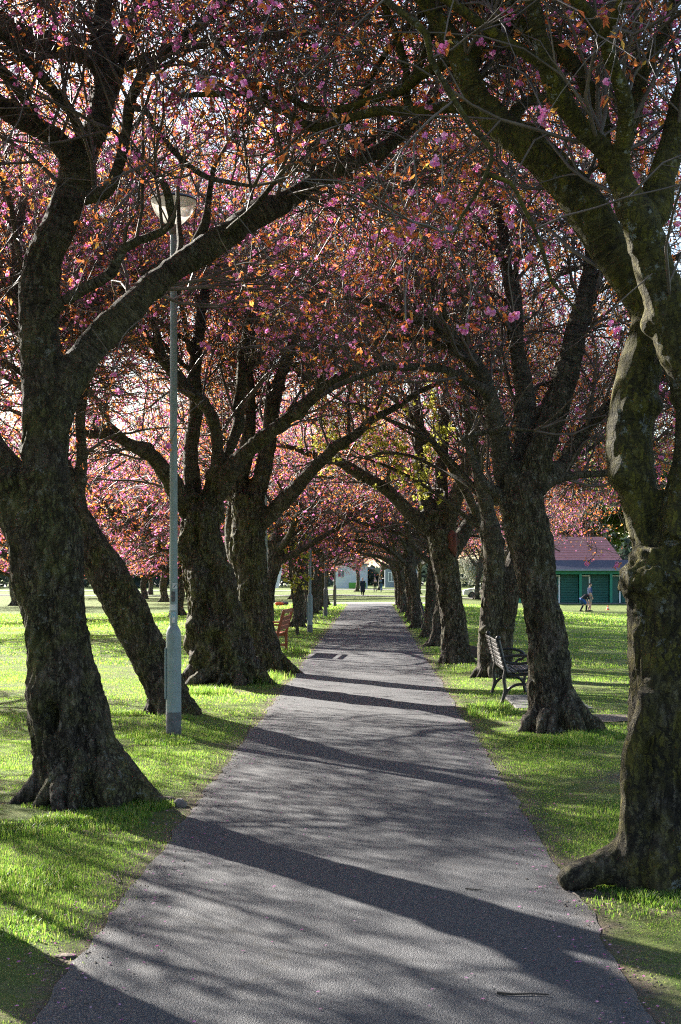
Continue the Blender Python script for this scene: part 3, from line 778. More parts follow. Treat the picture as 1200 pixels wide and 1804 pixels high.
def near_L2():
    rng = np.random.RandomState(17); Y = 23.1; base = base_of(395, Y)
    T = px([(400, 1220, 57.7), (398, 1185, 53.9), (388, 1140, 53.9), (378, 1095, 50.2), (368, 1050, 46.5), (357, 1000, 40.0), (352, 950, 35.3), (355, 910, 35.3), (362, 875, 33.5)], Y)
    T2 = px([(430, 1175, 23.4), (424, 1120, 21.6), (408, 1070, 19.8), (388, 1020, 19.8), (366, 960, 16.2)], Y - .15)
    le = px([(330, 905, 17.1), (312, 865, 16.3), (296, 838, 14.7), (270, 806, 13.9), (240, 785, 12.4), (205, 768, 10.0), (170, 765, 9.3), (138, 764, 7.7), (80, 740, 5.5), (20, 720, 3.1)], Y, Y - 1)
    u1 = px([(350, 900, 17.3), (338, 850, 13.7), (336, 790, 13.0), (345, 720, 13.0), (342, 650, 12.2), (350, 590, 10.8), (360, 520, 8.6), (350, 440, 5.8), (340, 370, 3.6)], Y, Y + .6)
    u2 = px([(375, 870, 17.3), (385, 800, 13.0), (372, 730, 12.2), (330, 690, 10.8), (290, 640, 9.4), (270, 570, 7.2), (240, 500, 4.3)], Y, Y - .8)
    ri = px([(370, 895, 18.6), (392, 862, 16.3), (412, 820, 16.3), (440, 788, 15.5), (475, 762, 14.7), (510, 735, 13.9), (545, 705, 11.6), (585, 675, 9.3), (630, 650, 7.0), (690, 615, 4.7), (740, 600, 3.1)], Y, Y - 1.2)
    u3 = px([(380, 860, 13.5), (402, 800, 10.5), (420, 730, 11.2), (428, 660, 10.5), (432, 600, 9.8), (450, 530, 7.5), (480, 460, 4.5)], Y, Y + 1)
    limbs = [T, T2, le, u1, u2, ri, u3] + roots(base, .55, [(200, .35, .13), (240, .3, .12), (300, .3, .14), (345, .5, .14), (40, .4, .14), (120, .3, .13)])
    ex = [free_limb(at(S, t), az, L, r, rng, rr) for S, t, az, L, r, rr in ((u1, .5, 250, 3, .07, .6), (u1, .6, 100, 3, .07, .8), (u1, .7, 200, 3, .06, .6), (u3, .5, 60, 3.2, .07, .8), (u3, .6, 280, 2.8, .06, .7), (ri, .5, 70, 2.8, .06, .9), (le, .5, 150, 3, .06, .8), (le, .4, 240, 2.8, .06, .6), (u2, .6, 210, 3, .06, .8), (ri, .6, 300, 2.5, .05, .9))]
    ex += fan(u1, 4, 90, 260, 3.8, rng, .3, .8) + fan(u2, 2, 120, 230, 3.5, rng, .3, .8)
    dents = [(W(352, 1085, Y - .45), (.08, .4, .2), .16), (W(345, 935, Y - .3), (.05, .3, .3), .10), (W(378, 1130, Y - .5), (.1, .4, .12), .12)]
    return assemble('cherry_tree', 'gnarled twisted cherry tree with a burled hollow trunk beyond the nearest lamp post', base, limbs + ex, rng, group=AV, voxel=.03, rough=1.8, lumps=.16, dents=dents, crown=dict(dens=1.08, l2=9, l3=5))

def near_L3():
    rng = np.random.RandomState(19); Y = 25.8; base = base_of(468, Y)
    T = px([(468, 1200, 42.2), (463, 1150, 36.1), (452, 1095, 31.7), (444, 1030, 29.9), (438, 970, 29.9), (438, 915, 30.8), (440, 870, 29.9)], Y)
    a = px([(420, 900, 13.5), (424, 850, 12.8), (434, 790, 12.8), (440, 720, 11.2), (436, 650, 9.8), (446, 580, 7.5), (470, 500, 4.5)], Y, Y + .6)
    b = px([(448, 880, 18.7), (466, 820, 15.6), (474, 770, 14.8), (480, 715, 13.3), (495, 655, 10.9), (520, 595, 8.6), (545, 530, 5.5), (560, 470, 3.1)], Y, Y + .3)
    c = px([(460, 925, 14.4), (488, 895, 14.4), (520, 862, 13.0), (556, 822, 10.9), (596, 785, 9.3), (640, 752, 7.9), (690, 722, 6.5), (745, 690, 5.1), (800, 665, 2.9)], Y, Y - .8)
    d = px([(425, 1010, 14), (412, 970, 13), (408, 920, 11), (405, 870, 9), (395, 800, 7), (380, 740, 5)], Y + .1, Y + .8)
    limbs = [T, a, b, c, d] + roots(base, .40, [(350, .55, .12), (310, .25, .10), (250, .2, .1), (190, .2, .1), (60, .3, .1), (120, .3, .1)])
    ex = [free_limb(at(S, t), az, L, r, rng, rr) for S, t, az, L, r, rr in ((a, .5, 110, 3, .07, .8), (a, .6, 200, 3, .07, .7), (b, .4, 80, 3.2, .07, .8), (b, .55, 20, 3, .06, .8), (c, .5, 80, 2.8, .06, .9), (c, .6, 320, 2.6, .05, .9), (a, .45, 290, 2.8, .06, .7), (b, .6, 300, 2.6, .05, 1))]
    ex += fan(a, 4, 80, 270, 3.8, rng, .3, .85)
    return assemble('cherry_tree', 'green mossy cherry tree with flared foot standing before the brown wooden bench', base, limbs + ex, rng, group=AV, voxel=.03, bark='bark_old', rough=1.2, lumps=.04, crown=dict(dens=1.08, l2=9, l3=5))

def near_R1():
    rng = np.random.RandomState(23); Y = 8.2; base = base_of(1170, Y)
    T = px([(1172, 1590, 74), (1172, 1520, 70), (1172, 1430, 67), (1171, 1330, 66), (1170, 1230, 65), (1169, 1130, 65), (1167, 1060, 66), (1163, 1005, 62), (1160, 960, 52)], Y)
    collar = px([(1166, 1056, 58), (1163, 1040, 72), (1161, 1030, 82), (1162, 1012, 83), (1164, 998, 70), (1165, 984, 54)], Y)
    S_ = px([(1152, 1000, 40), (1146, 950, 35), (1126, 890, 38), (1109, 815, 42), (1112, 750, 43), (1123, 690, 43), (1132, 640, 40), (1138, 590, 34), (1131, 545, 29), (1104, 490, 31), (1068, 425, 34), (1040, 370, 36), (1000, 320, 35), (960, 281, 33), (920, 246, 30), (880, 211, 27), (845, 175, 25), (820, 135, 23), (800, 95, 21), (785, 50, 19), (770, 8, 17), (748, -70, 13), (720, -160, 8), (700, -250, 4)], Y, Y + .9)
    Rt = px([(1186, 1010, 48), (1204, 940, 46), (1214, 870, 45), (1228, 800, 45), (1232, 735, 45), (1220, 670, 46), (1197, 605, 47), (1176, 540, 45), (1153, 485, 41), (1136, 435, 36), (1118, 390, 31), (1100, 345, 27), (1088, 300, 24)], Y - .05, Y - .05)
    a1 = px([(1098, 330, 24), (1078, 275, 22), (1042, 236, 20), (998, 192, 20), (972, 150, 18), (960, 100, 17), (951, 50, 15), (945, 0, 14), (930, -70, 11), (900, -150, 6)], Y, Y - .5)
    a2 = px([(1090, 310, 20), (1099, 255, 15), (1105, 200, 14), (1092, 145, 14), (1070, 98, 13), (1050, 50, 12), (1018, 4, 12), (990, -50, 9), (950, -120, 5)], Y - .05, Y - 1.0)
    a3 = px([(1060, 62, 9), (1082, 25, 9), (1102, -15, 8), (1130, -70, 5)], Y - .7, Y - 1.1)
    bb = px([(1122, 410, 28), (1152, 350, 26), (1174, 285, 24), (1196, 215, 22), (1220, 140, 19), (1250, 50, 15), (1290, -50, 9), (1330, -130, 5)], Y, Y + .5)
    up = px([(1086, 300, 18), (1104, 235, 15), (1112, 180, 13), (1138, 110, 13), (1170, 45, 12), (1202, -10, 10), (1240, -80, 6)], Y + .1, Y + .9)
    mid = px([(1068, 300, 15), (1062, 240, 15), (1040, 170, 13), (1000, 100, 13), (935, 60, 14), (880, 20, 12), (830, -30, 9), (780, -90, 5)], Y + .2, Y + 1.0)
    e1 = px([(850, 195, 14), (815, 193, 10), (780, 194, 9), (730, 196, 9), (680, 201, 8), (610, 209, 8), (560, 213, 8), (520, 203, 7), (470, 185, 7), (425, 168, 6), (380, 163, 5), (320, 166, 4)], Y + .7, Y + 1.9)
    e2 = px([(800, 100, 11), (775, 115, 9), (748, 125, 9), (728, 145, 9), (702, 166, 8), (655, 181, 7), (605, 187, 7), (550, 180, 6), (500, 165, 5), (450, 155, 4)], Y + .8, Y + 1.6)
    kn = px([(1212, 700, 26), (1192, 703, 22), (1180, 704, 21), (1174, 705, 17)], Y - .1, Y - .3)
    h1 = px([(660, -30, 8), (690, 15, 7), (730, 48, 7), (760, 72, 7), (764, 105, 6), (790, 150, 5.5), (815, 190, 5), (835, 225, 5), (862, 268, 4), (856, 300, 3.5), (838, 340, 3), (815, 378, 2.5), (800, 420, 2)], Y - .9, Y - 1.2)
    h2 = px([(850, 305, 4), (895, 325, 3.5), (915, 365, 3.5), (940, 410, 3.5), (960, 465, 3), (975, 505, 2.5), (1010, 535, 2), (1035, 560, 1.6)], Y - 1.1, Y - 1.3)
    root = px([(1150, 1462, 42), (1112, 1500, 40), (1072, 1518, 35), (1036, 1526, 31), (1010, 1534, 25), (994, 1545, 15)], Y, Y - .1)
    tw = px([(1115, 1600, 30), (1118, 1500, 27), (1124, 1400, 24), (1126, 1300, 24), (1130, 1200, 24)], Y - .12)
    limbs = [T, tw, collar, S_, Rt, a1, a2, a3, bb, up, mid, e1, e2, h1, h2, root] + roots(base, .22, [(250, .12, .10), (300, .15, .1), (20, .3, .1), (90, .3, .1)])
    ex = [free_limb(at(S_, t), az, L, r, rng, rr) for t, az, L, r, rr in ((.6, 80, 3.2, .07, .9), (.68, 100, 3.6, .07, .8), (.72, 20, 3, .06, .9), (.78, 200, 3, .06, .6), (.82, 70, 3, .05, .6), (.86, 150, 3, .05, .7))]
    ex += [free_limb(at(S, t), az, L, .05, rng, rr) for S, t, az, L, rr in ((bb, .4, 60, 3.2, .7), (bb, .5, 340, 3, .5), (up, .4, 80, 3, .8), (mid, .4, 110, 3, .6), (a1, .5, 170, 2.6, .8), (e1, .3, 100, 2, .9), (e2, .3, 60, 2, .9))]
    dents = [(W(1160, 925, Y - .22), (.03, .25, .06), .08)]
    return assemble('cherry_tree', 'big banded cherry tree with golden S-bent stem and a swollen graft collar', base, limbs + ex, rng, group=AV, voxel=.018, bark='bark_gold', rough=.8, lumps=.02, dents=dents, crown=dict(dens=.65, l2=9, l3=5, r1max=.014, extra=sprays([(783, 72, 6.6), (722, 402, 7), (703, 415, 7), (865, 540, 7.4), (905, 548, 7.4), (820, 570, 7.4), (778, 345, 7.5), (715, 565, 7), (1082, 572, 7.6), (955, 190, 7)])))

def near_R2():
    rng = np.random.RandomState(29); Y = 16.1; base = base_of(980, Y)
    T = px([(980, 1310, 56), (974, 1260, 47), (967, 1200, 41), (961, 1120, 40), (948, 1040, 39), (936, 970, 37), (925, 920, 39), (918, 870, 42), (916, 835, 42)], Y)
    a = px([(895, 860, 20.5), (884, 815, 19.7), (877, 765, 18.0), (868, 720, 16.4), (856, 675, 14.8), (838, 640, 13.9), (812, 610, 12.3), (780, 582, 10.7), (742, 562, 9.0), (695, 546, 7.4), (640, 530, 5.7), (580, 520, 3.3)], Y, Y - .8)
    b = px([(930, 850, 32), (945, 800, 30), (965, 750, 26), (985, 700, 24), (1003, 645, 22), (1015, 585, 20), (1030, 520, 18), (1044, 450, 15), (1042, 380, 12), (1032, 300, 9), (1010, 220, 5)], Y, Y + .5)
    c = px([(912, 850, 24), (920, 790, 21), (928, 735, 18), (922, 680, 17), (912, 620, 15), (905, 550, 13), (895, 480, 11), (882, 400, 9), (860, 320, 6), (850, 240, 4)], Y, Y + 1)
    d = px([(948, 860, 18), (980, 825, 15), (1010, 787, 13), (1042, 745, 11), (1085, 700, 9), (1140, 650, 6), (1200, 620, 4)], Y, Y + .6)
    e = px([(942, 865, 12), (975, 848, 9), (1010, 833, 7), (1060, 829, 6), (1105, 818, 4)], Y, Y + .1)
    f = px([(885, 872, 9), (862, 860, 9), (845, 842, 8), (832, 815, 7), (822, 780, 6.5), (816, 765, 6), (845, 757, 5), (900, 758, 4), (940, 757, 2.5)], Y - .1, Y - .5)
    g = px([(862, 692, 9.8), (830, 672, 9.0), (795, 655, 8.2), (755, 648, 7.4), (705, 648, 6.6), (660, 655, 5.7), (620, 672, 4.9), (570, 700, 3.3)], Y - .4, Y - 1.2)
    g2 = px([(842, 645, 8.2), (800, 618, 7.4), (765, 600, 6.6), (720, 598, 6.6), (675, 598, 5.7), (640, 605, 4.9), (590, 615, 3.3)], Y - .6, Y + .2)
    limbs = [T, a, b, c, d, e, f, g, g2] + roots(base, .34, [(200, .22, .1), (235, .12, .1), (300, .12, .11), (350, .42, .12), (60, .3, .1), (130, .3, .1)])
    ex = [free_limb(at(S, t), az, L, r, rng, rr) for S, t, az, L, r, rr in ((b, .4, 30, 3.4, .08, .8), (b, .5, 330, 3.2, .07, .7), (b, .6, 100, 3.2, .06, .8), (c, .4, 80, 3.4, .07, .8), (c, .5, 140, 3.2, .06, .7), (c, .6, 250, 2.8, .06, .7), (a, .5, 230, 2.6, .06, .9), (a, .6, 110, 2.6, .05, 1), (d, .4, 300, 3, .06, .5), (d, .5, 40, 3, .06, .6), (b, .75, 200, 3, .05, .5))]
    return assemble('cherry_tree', 'lichen-spotted cherry tree standing close before the black bench', base, limbs + ex, rng, group=AV, voxel=.026, bark='bark_grey', rough=1.1, crown=dict(dens=1.2, l2=9, l3=5, extra=sprays([(1036, 990, 15), (1085, 993, 15), (575, 520, 15.4)])))

def near_R3():
    rng = np.random.RandomState(31); Y = 24.2; base = base_of(872, Y)
    s1 = px([(864, 1205, 24), (861, 1140, 20), (864, 1070, 19), (871, 1000, 19), (868, 945, 17), (858, 890, 13), (846, 835, 11), (832, 770, 9), (820, 700, 7), (810, 630, 4)], Y)
    s2 = px([(880, 1205, 24), (885, 1140, 22), (893, 1070, 19), (904, 1010, 18), (922, 945, 15), (940, 880, 13), (955, 800, 10), (975, 720, 7), (1000, 640, 4)], Y, Y + .5)
    limbs = [s1, s2] + roots(base, .26, [(180, .3, .09), (330, .25, .09), (250, .15, .09), (90, .2, .09)])
    ex = [free_limb(at(S, t), az, L, r, rng, rr) for S, t, az, L, r, rr in ((s1, .55, 120, 3, .07, .8), (s1, .6, 170, 3, .07, .9), (s1, .65, 60, 3, .06, .9), (s2, .6, 20, 3.4, .07, .6), (s2, .65, 330, 3.2, .06, .4), (s2, .7, 80, 3.2, .06, .7), (s2, .75, 0, 3, .05, .3), (s1, .7, 260, 2.6, .05, .8))]
    return assemble('cherry_tree', 'twin-stemmed slender cherry tree directly behind the black bench', base, limbs + ex, rng, group=AV, voxel=.03, bark='bark_grey', crown=dict(dens=1.08, l2=9, l3=5))

def near_R4():
    rng = np.random.RandomState(37); Y = 28.4; base = base_of(803, Y)
    T = px([(806, 1182, 34), (803, 1140, 26), (799, 1090, 24), (790, 1030, 24), (780, 970, 25), (774, 930, 25)], Y)
    a = px([(762, 935, 15), (738, 918, 14), (712, 895, 13), (690, 872, 12), (665, 852, 11), (640, 838, 10), (612, 822, 9), (585, 808, 8), (545, 800, 6), (500, 790, 4)], Y, Y - .8)
    b = px([(766, 930, 16), (752, 885, 13), (742, 830, 12), (738, 770, 11), (730, 700, 9), (715, 640, 6), (700, 580, 4)], Y, Y + .7)
    c = px([(786, 940, 16), (800, 890, 13), (818, 840, 11), (836, 780, 9), (850, 710, 7), (860, 640, 4)], Y, Y - .5)
    d = px([(776, 930, 13), (780, 870, 11), (778, 800, 10), (785, 720, 8), (790, 640, 5)], Y, Y + .4)
    e = px([(792, 985, 14), (812, 950, 14), (836, 910, 12), (870, 870, 9), (910, 840, 6)], Y + .2, Y + .8)
    limbs = [T, a, b, c, d, e] + roots(base, .26, [(200, .2, .09), (330, .35, .1), (260, .15, .09), (60, .3, .09)])
    ex = [free_limb(at(S, t), az, L, r, rng, rr) for S, t, az, L, r, rr in ((b, .4, 100, 3.2, .07, .8), (b, .5, 170, 3, .06, .7), (c, .4, 40, 3.2, .07, .6), (c, .5, 330, 3.2, .06, .5), (d, .5, 80, 3, .06, .8), (e, .5, 20, 3.4, .07, .3), (e, .6, 330, 3, .06, .3), (a, .5, 100, 2.4, .05, .9), (d, .6, 260, 2.6, .05, .7))]
    o = assemble('cherry_tree', 'pale lichened cherry tree with a torn red-brown limb stub, on the bench side', base, limbs + ex, rng, group=AV, voxel=.03, bark='bark_grey', rough=1.1, crown=dict(dens=1.08, l2=9, l3=5))
    if o is not None:
        P = MB().sphere((0, 0, 0), 1, 16); V = np.concatenate(P.V); V = V * (1 + .4 * vnoise(V * 2.2)[:, None]) * np.array((.13, .10, .26)); P.V = [V]
        P.build('torn_wood', MT['tornwood'], o, tuple(np.array(W(797, 955, Y - .16)) - np.array(base)), True)
    return o

NEAR = (near_L0, near_L1, near_Lb, near_L2, near_L3, near_R1, near_R2, near_R3, near_R4)
for a, b_ in ((1090, 610), (1085, 660), (1075, 710), (1072, 760), (1072, 810), (1080, 860), (1090, 910), (1165, 880), (1180, 800), (1115, 560), (1085, 470)): SUNWIN.append((W(a, b_, 8.05), .24))
SUNWIN.append((W(312, 362, 15.4), .24))
DRY[0] = True
for fn in NEAR: fn()
DRY[0] = False
yy = np.arange(400, 1010, 10.)
OCC.append(np.stack([np.full(len(yy), 307.), yy, np.full(len(yy), 8.), np.full(len(yy), 15.4)], 1))
for xa, ya, xb, yb, Yp in ((535, 885, 546, 1110, 42.), (462, 960, 470, 1115, 30.5)):
    tt = np.linspace(0, 1, 24); OCC.append(np.stack([xa + (xb - xa) * tt, ya + (yb - ya) * tt, np.full(24, 6.), np.full(24, Yp)], 1))
OCC.append(np.array([[u, v, 16., 15.2] for u in (282, 296, 312, 328, 342) for v in (340, 358, 376)]))
for u, v, q in ((655, 812, 36), (622, 795, 24), (690, 735, 22), (590, 690, 18), (740, 700, 20)): OCC.append(np.array([[u, v, q, 25.8]]))
for fn in NEAR: fn()
print('near trees', _time.time() - _t0)

# ------------------------------------------------------------------ the trees farther on: four sorts, copied
def generic(seed, **kw):
    rng = np.random.RandomState(seed); L = generic_limbs(rng, **kw)
    return assemble('cherry_tree', 'x', (0, 0, 0), L, rng, group=AV, voxel=.045, bark='bark_grey', rough=1.2, lumps=.05, crown=dict(dens=.85, l2=7, l3=4, floor=False, zmin=2.2, lsize=1.2, view=False, pblossom=.30, nleaf=(1, 4), keep=lambda p: p[:, 2] > 3.1 + .4 * vnoise(p)), trunk_rmin=.05)
PROTO = [generic(101, h=2.8, r=.21, lean=(.1, -.05), nl=6), generic(102, h=2.7, r=.23, lean=(-.4, .1), nl=5, spread=4.4), generic(103, h=2.8, r=.20, lean=(.35, .1), nl=6, rise=.8), generic(104, h=2.7, r=.22, lean=(.0, .2), nl=5, spread=4.0)]
_used = [False] * 4
def put(k, x, y, rz, s, label, group=AV):
    o = PROTO[k] if not _used[k] else copy_tree(PROTO[k]); _used[k] = True
    o.location = (x, y, gz(x, y) - .02); o.rotation_euler = (0, 0, R(rz)); o.scale = (s, s, s)
    o['label'] = label; o['group'] = group; return o
LW = ['first', 'second', 'third', 'fourth', 'fifth', 'sixth', 'seventh', 'eighth', 'ninth']
# lamp post side
put(1, -2.75, 36.0, 180, .95, 'leaning cherry trunk just behind the brown wooden bench')
put(2, -2.42, 46.5, 40, .95, 'burled cherry trunk beside the thin lime-leaved sapling')
lp = [(-2.6, 51, 3, 150), (-2.55, 57, 0, 80), (-2.6, 63, 2, 330), (-2.6, 69, 2, 260), (-2.55, 75, 3, 20), (-2.6, 81, 0, 120)]
for i, (x, y, k, rz) in enumerate(lp):
    put(k, x, y, rz, .93, 'cherry trunk on the lamp post side, %s beyond the lime sapling' % LW[i])
rp = [(1.62, 35.0, 0, 10), (1.60, 39.5, 3, 250), (1.5, 46.5, 2, 180), (1.55, 52, 1, 60), (1.6, 58, 0, 300), (1.5, 65, 2, 215), (1.5, 72, 3, 140), (1.55, 79, 1, 20)]
for i, (x, y, k, rz) in enumerate(rp):
    put(k, x, y, rz, .92, 'dark cherry trunk on the bench side, %s past the torn-limb tree' % LW[i])
put(3, -7.3, 14.0, 70, .9, 'cherry tree added to shade the path, beyond the knot-holed trunk, only its crown edge showing')  # added tree off to the side; its crown dapples the near path
put(0, -8.2, 22.0, 310, .75, 'added cherry tree outside the frame shading the path, crown edge showing beyond the slanting stem')  # another added tree, standing where its shade falls across the path
# trees standing out in the fields and beyond the end of the path
FV = 'cherry trees across the field'
NPROTO = len(PROTO)
for seed_, kw_ in ((111, dict(h=1.7, r=.21, nl=6, spread=4.6, rise=.45)), (112, dict(h=1.6, r=.20, lean=(.2, 0), nl=6, spread=4.4, rise=.5))):
    rng_ = np.random.RandomState(seed_)
    PROTO.append(assemble('cherry_tree', 'x', (0, 0, 0), generic_limbs(rng_, **kw_), rng_, group=AV, voxel=.05, bark='bark_grey', rough=1.2, lumps=.05,
        crown=dict(dens=.85, l2=7, l3=4, floor=False, zmin=1.6, lsize=1.5, view=False, pblossom=.5, nleaf=(1, 3), keep=lambda p: p[:, 2] > 1.45 + .35 * vnoise(p)), trunk_rmin=.05)); _used.append(False)
rf = random.Random(3)
put(4, -21.1, 132, 30, 1.5, 'stout pale cherry tree across the field, its trunk beside the nearest lamp post', FV)
for i, (k, x, y, s, lab) in enumerate([
    (5, -17.3, 74, 1.75, 'broad pink cherry tree out in the field straight behind the knot-holed trunk'),
    (4, -9.6, 70, 1.6, 'broad pink cherry tree out in the field behind the gnarled hollow trunk'),
    (5, -10.3, 44, 1.5, 'big pink cherry tree in the field hidden by the knot-holed trunk, only its crown showing'),
    (4, -5.4, 47, 1.35, 'big pink cherry tree in the field hidden by the gnarled trunk, only its crown showing'),
    (5, -26.0, 104, 1.7, 'hazy pink cherry tree at the frame edge beyond the knot-holed trunk'),
    (4, -17.2, 118, 1.6, 'hazy pink cherry tree between the slanting stem and the nearest lamp post'),
    (5, -12.4, 110, 1.6, 'hazy pink cherry tree just behind the nearest lamp post'),
    (4, -29.5, 140, 1.6, 'faint slim cherry trunk between the knot-holed trunk and the slanting stem'),
    (5, -24.6, 158, 1.5, 'faintest slim cherry trunk seen far off past the slanting stem'),
    (4, -10.2, 140, 1.5, 'pale cherry tree behind the person under the feather flag'),
    (5, -6.6, 120, 1.35, 'pale cherry tree seen past the lime sapling')]):
    put(k, x, y, rf.uniform(0, 360), s, lab, FV)
GV = 'cherry trees behind the sports field'
for k, x, y, s, lab in ((1, 8.3, 92, 1.2, 'deep pink cherry tree hiding the rear of the white car'), (2, 9.0, 122, 1.2, 'deep pink cherry tree whose crown hangs above the white car'), (3, 6.2, 126, 1.2, 'pink cherry tree between the white car and the torn-limb tree'), (0, 15.5, 128, 1.3, 'pink cherry tree peeping over the pavilion roof')):
    put(k, x, y, rf.uniform(0, 360), s, lab, GV)
for k, x, y, s, lab in ((2, -4.6, 126, 1.1, 'cherry tree past the path end on the lamp side of the coated walker'), (3, 4.8, 146, 1.1, 'cherry tree past the path end behind the two backpack walkers'), (0, -1.7, 166, 1.15, 'slim tree straight behind the coated walker'), (1, 1.0, 180, 1.2, 'farthest slim tree before the pale building')):
    put(k, x, y, rf.uniform(0, 360), s, lab, 'cherry trees beyond the path end')
print('tree copies', _time.time() - _t0)

# lime-leaved maple over the bench side, its sapling, and green trees behind the pavilion
def maple():
    rng = np.random.RandomState(61); x, y = 2.25, 26.4; base = (x, y, gz(x, y))
    T = spline([(x, y, -.1, .13), (x - .05, y, 1.2, .10), (x - .15, y, 2.4, .09), (x - .5, y - .1, 3.3, .08), (x - 1.1, y - .1, 4.2, .065), (x - 1.7, y, 4.9, .045), (x - 2.4, y, 5.4, .03), (x - 3.0, y, 5.7, .015)], .1)
    l1 = spline([(x - .2, y, 2.6, .05), (x - .9, y - .2, 3.15, .04), (x - 1.6, y - .2, 3.6, .03), (x - 2.3, y - .1, 3.9, .02), (x - 2.8, y, 4.0, .01)], .1)
    l2 = spline([(x - 1.0, y, 4.1, .04), (x - 1.5, y + .2, 4.4, .03), (x - 2.0, y + .3, 4.7, .02), (x - 2.4, y + .3, 4.8, .01)], .1)
    L = [T, l1, l2] + roots(base, .12, [(200, .2, .05), (320, .2, .05), (80, .2, .05)])
    return assemble('maple_tree', 'slender lime-leaved young maple leaning over the path among the pink crowns', base, L, rng, voxel=.03, bark='bark_grey', crown=dict(dens=.7, l2=4, l3=3, rstart=.066, floor=False, view=False, zmin=3.1, green=True, lsize=1.6, nleaf=(3, 6), Lmul=.45), leafmat='greenleaf', trunk_rmin=.03)
maple()
def sapling():
    rng = np.random.RandomState(62); Y = 41.5; base = base_of(522, Y)
    T = px([(525, 1122, 3.4), (520, 1080, 3.0), (516, 1030, 2.8), (511, 980, 2.6), (508, 940, 2.3), (510, 900, 1.8), (512, 870, 1.2)], Y)
    l1 = px([(509, 950, 1.6), (495, 952, 1.4), (480, 958, 1.2), (465, 965, .9)], Y, Y - .4)
    l2 = px([(510, 948, 1.6), (520, 938, 1.4), (532, 930, 1.2), (542, 922, .9)], Y, Y + .3)
    l3 = px([(512, 985, 1.4), (517, 1000, 1.2), (519, 1010, .9)], Y, Y - .2)
    return assemble('sapling', 'thin young sapling with sparse lime leaves beside the second lamp post', base, [T, l1, l2, l3], rng, cat='young tree', voxel=.02, bark='bark_grey',
        crown=dict(dens=1.0, l2=3, l3=2, floor=False, view=False, zmin=1.6, green=True, lsize=1.7, Lmul=.28, nleaf=(3, 6)), leafmat='greenleaf', trunk_rmin=.02)
sapling()
def green_tree(seed, x, y, s, label, leaf='darkgreen', h=3.0):
    rng = np.random.RandomState(seed); L = generic_limbs(rng, h=h, r=.3, nl=6, spread=4.6, rise=1.2)
    o = assemble('leafy_tree', label, (0, 0, 0), L, rng, voxel=.07, bark='bark_grey', crown=dict(dens=.8, l2=6, l3=3, floor=False, view=False, zmin=2.0, green=True, lsize=3.6, nleaf=(5, 8)), leafmat=leaf, trunk_rmin=.05)
    o.location = (x, y, gz(x, y)); o.scale = (s, s, s); return o
gt = green_tree(71, 27.0, 128, 1.9, 'tall dark green tree behind the pavilion roof ridge end')
g2 = copy_tree(gt); g2.location = (19.0, 134, gz(19, 134)); g2.rotation_euler = (0, 0, 2.0); g2['label'] = 'dark green tree rising behind the middle of the pavilion roof'
g3 = copy_tree(gt); g3.location = (12.0, 138, gz(12, 138)); g3.rotation_euler = (0, 0, 4.0); g3['label'] = 'dark green tree between the pavilion and the white car'
wf = green_tree(73, 9.6, 124, .42, 'small white-flowering tree in front of the white car', 'whiteflower', 4.2)
print('trees done', _time.time() - _t0, STATS)
# ------------------------------------------------------------------ ground, paths, grass
def sheet(name, xs, ys, m, dz=0.0, wob=None):
    X, Y = np.meshgrid(xs, ys)
    if wob is not None: X = X + wob(X, Y)
    Z = ground_z(X, Y) + dz
    nx, ny = len(xs), len(ys)
    i = (np.arange(ny - 1) * nx)[:, None] + np.arange(nx - 1)[None]
    q = np.stack([i, i + 1, i + nx + 1, i + nx], -1).reshape(-1, 4)
    me = mesh_np(name, np.stack([X, Y, Z], -1).reshape(-1, 3), [q], m, True)
    return tag(link(name, me), kind='structure')
gx = np.concatenate([[-600, -400, -250, -150, -100, -75], np.arange(-60, -12, 2.), np.arange(-12, -5, .4), np.arange(-5, 5, .14), np.arange(5, 12, .4), np.arange(12, 60, 2.), [60, 75, 100, 150, 250, 400, 600]])
gy = np.concatenate([[-200, -100, -50, -25, -12, -6], np.arange(-3, 4, .5), np.arange(4, 26, .16), np.arange(26, 50, .5), np.arange(50, 140, 1.5), np.arange(140, 220, 5), [220, 260, 320, 400, 500, 700, 1000]])
sheet('ground', gx, gy, MT['ground'])
py_ = np.concatenate([np.arange(-14, 4, .5), np.arange(4, 40, .08), np.arange(40, 83.2, .4)])
def path_wob(X, Y):
    e = np.abs(X + .11) > 1.1
    P = np.stack([np.sign(X).ravel() * 5, Y.ravel() * 1.6, 0 * Y.ravel()], 1)
    return (vnoise(P) * .028 + vnoise(P * 4) * .016 + vnoise(P * 11) * .008).reshape(X.shape) * e
sheet('path', np.array([-1.37, -.9, -.5, -.1, .3, .7, 1.15]), py_, MT['asphalt'], .006, path_wob)
sheet('cross_path', np.linspace(-3.6, 3.4, 6), np.array([83.2, 84.5, 86, 87.5]), MT['crosspath'], .03)
def strip(name, pts, w, dz):
    S = spline([(x, y, 0, 1) for x, y in pts], 1.0)
    T = np.gradient(S[:, :2], axis=0); T = norm(T); Nn = np.stack([-T[:, 1], T[:, 0]], 1)
    V = []
    for k in (-1, -.33, .33, 1):
        q = S[:, :2] + Nn * k * w / 2; V.append(np.stack([q[:, 0], q[:, 1], ground_z(q[:, 0], q[:, 1]) + dz], 1))
    V = np.stack(V, 1); n = len(S); i = (np.arange(n - 1) * 4)[:, None] + np.arange(3)[None]
    q = np.stack([i, i + 1, i + 5, i + 4], -1).reshape(-1, 4)
    tag(link(name, mesh_np(name, V.reshape(-1, 3), [q], MT['crosspath'], True)), kind='structure')
strip('walkers_path', [(-60, 158), (-25, 148), (-6, 141), (6, 128), (30, 118), (60, 112)], 3.2, .05)
strip('boundary_path', [(-80, 196), (0, 186), (80, 184)], 4.5, .06)

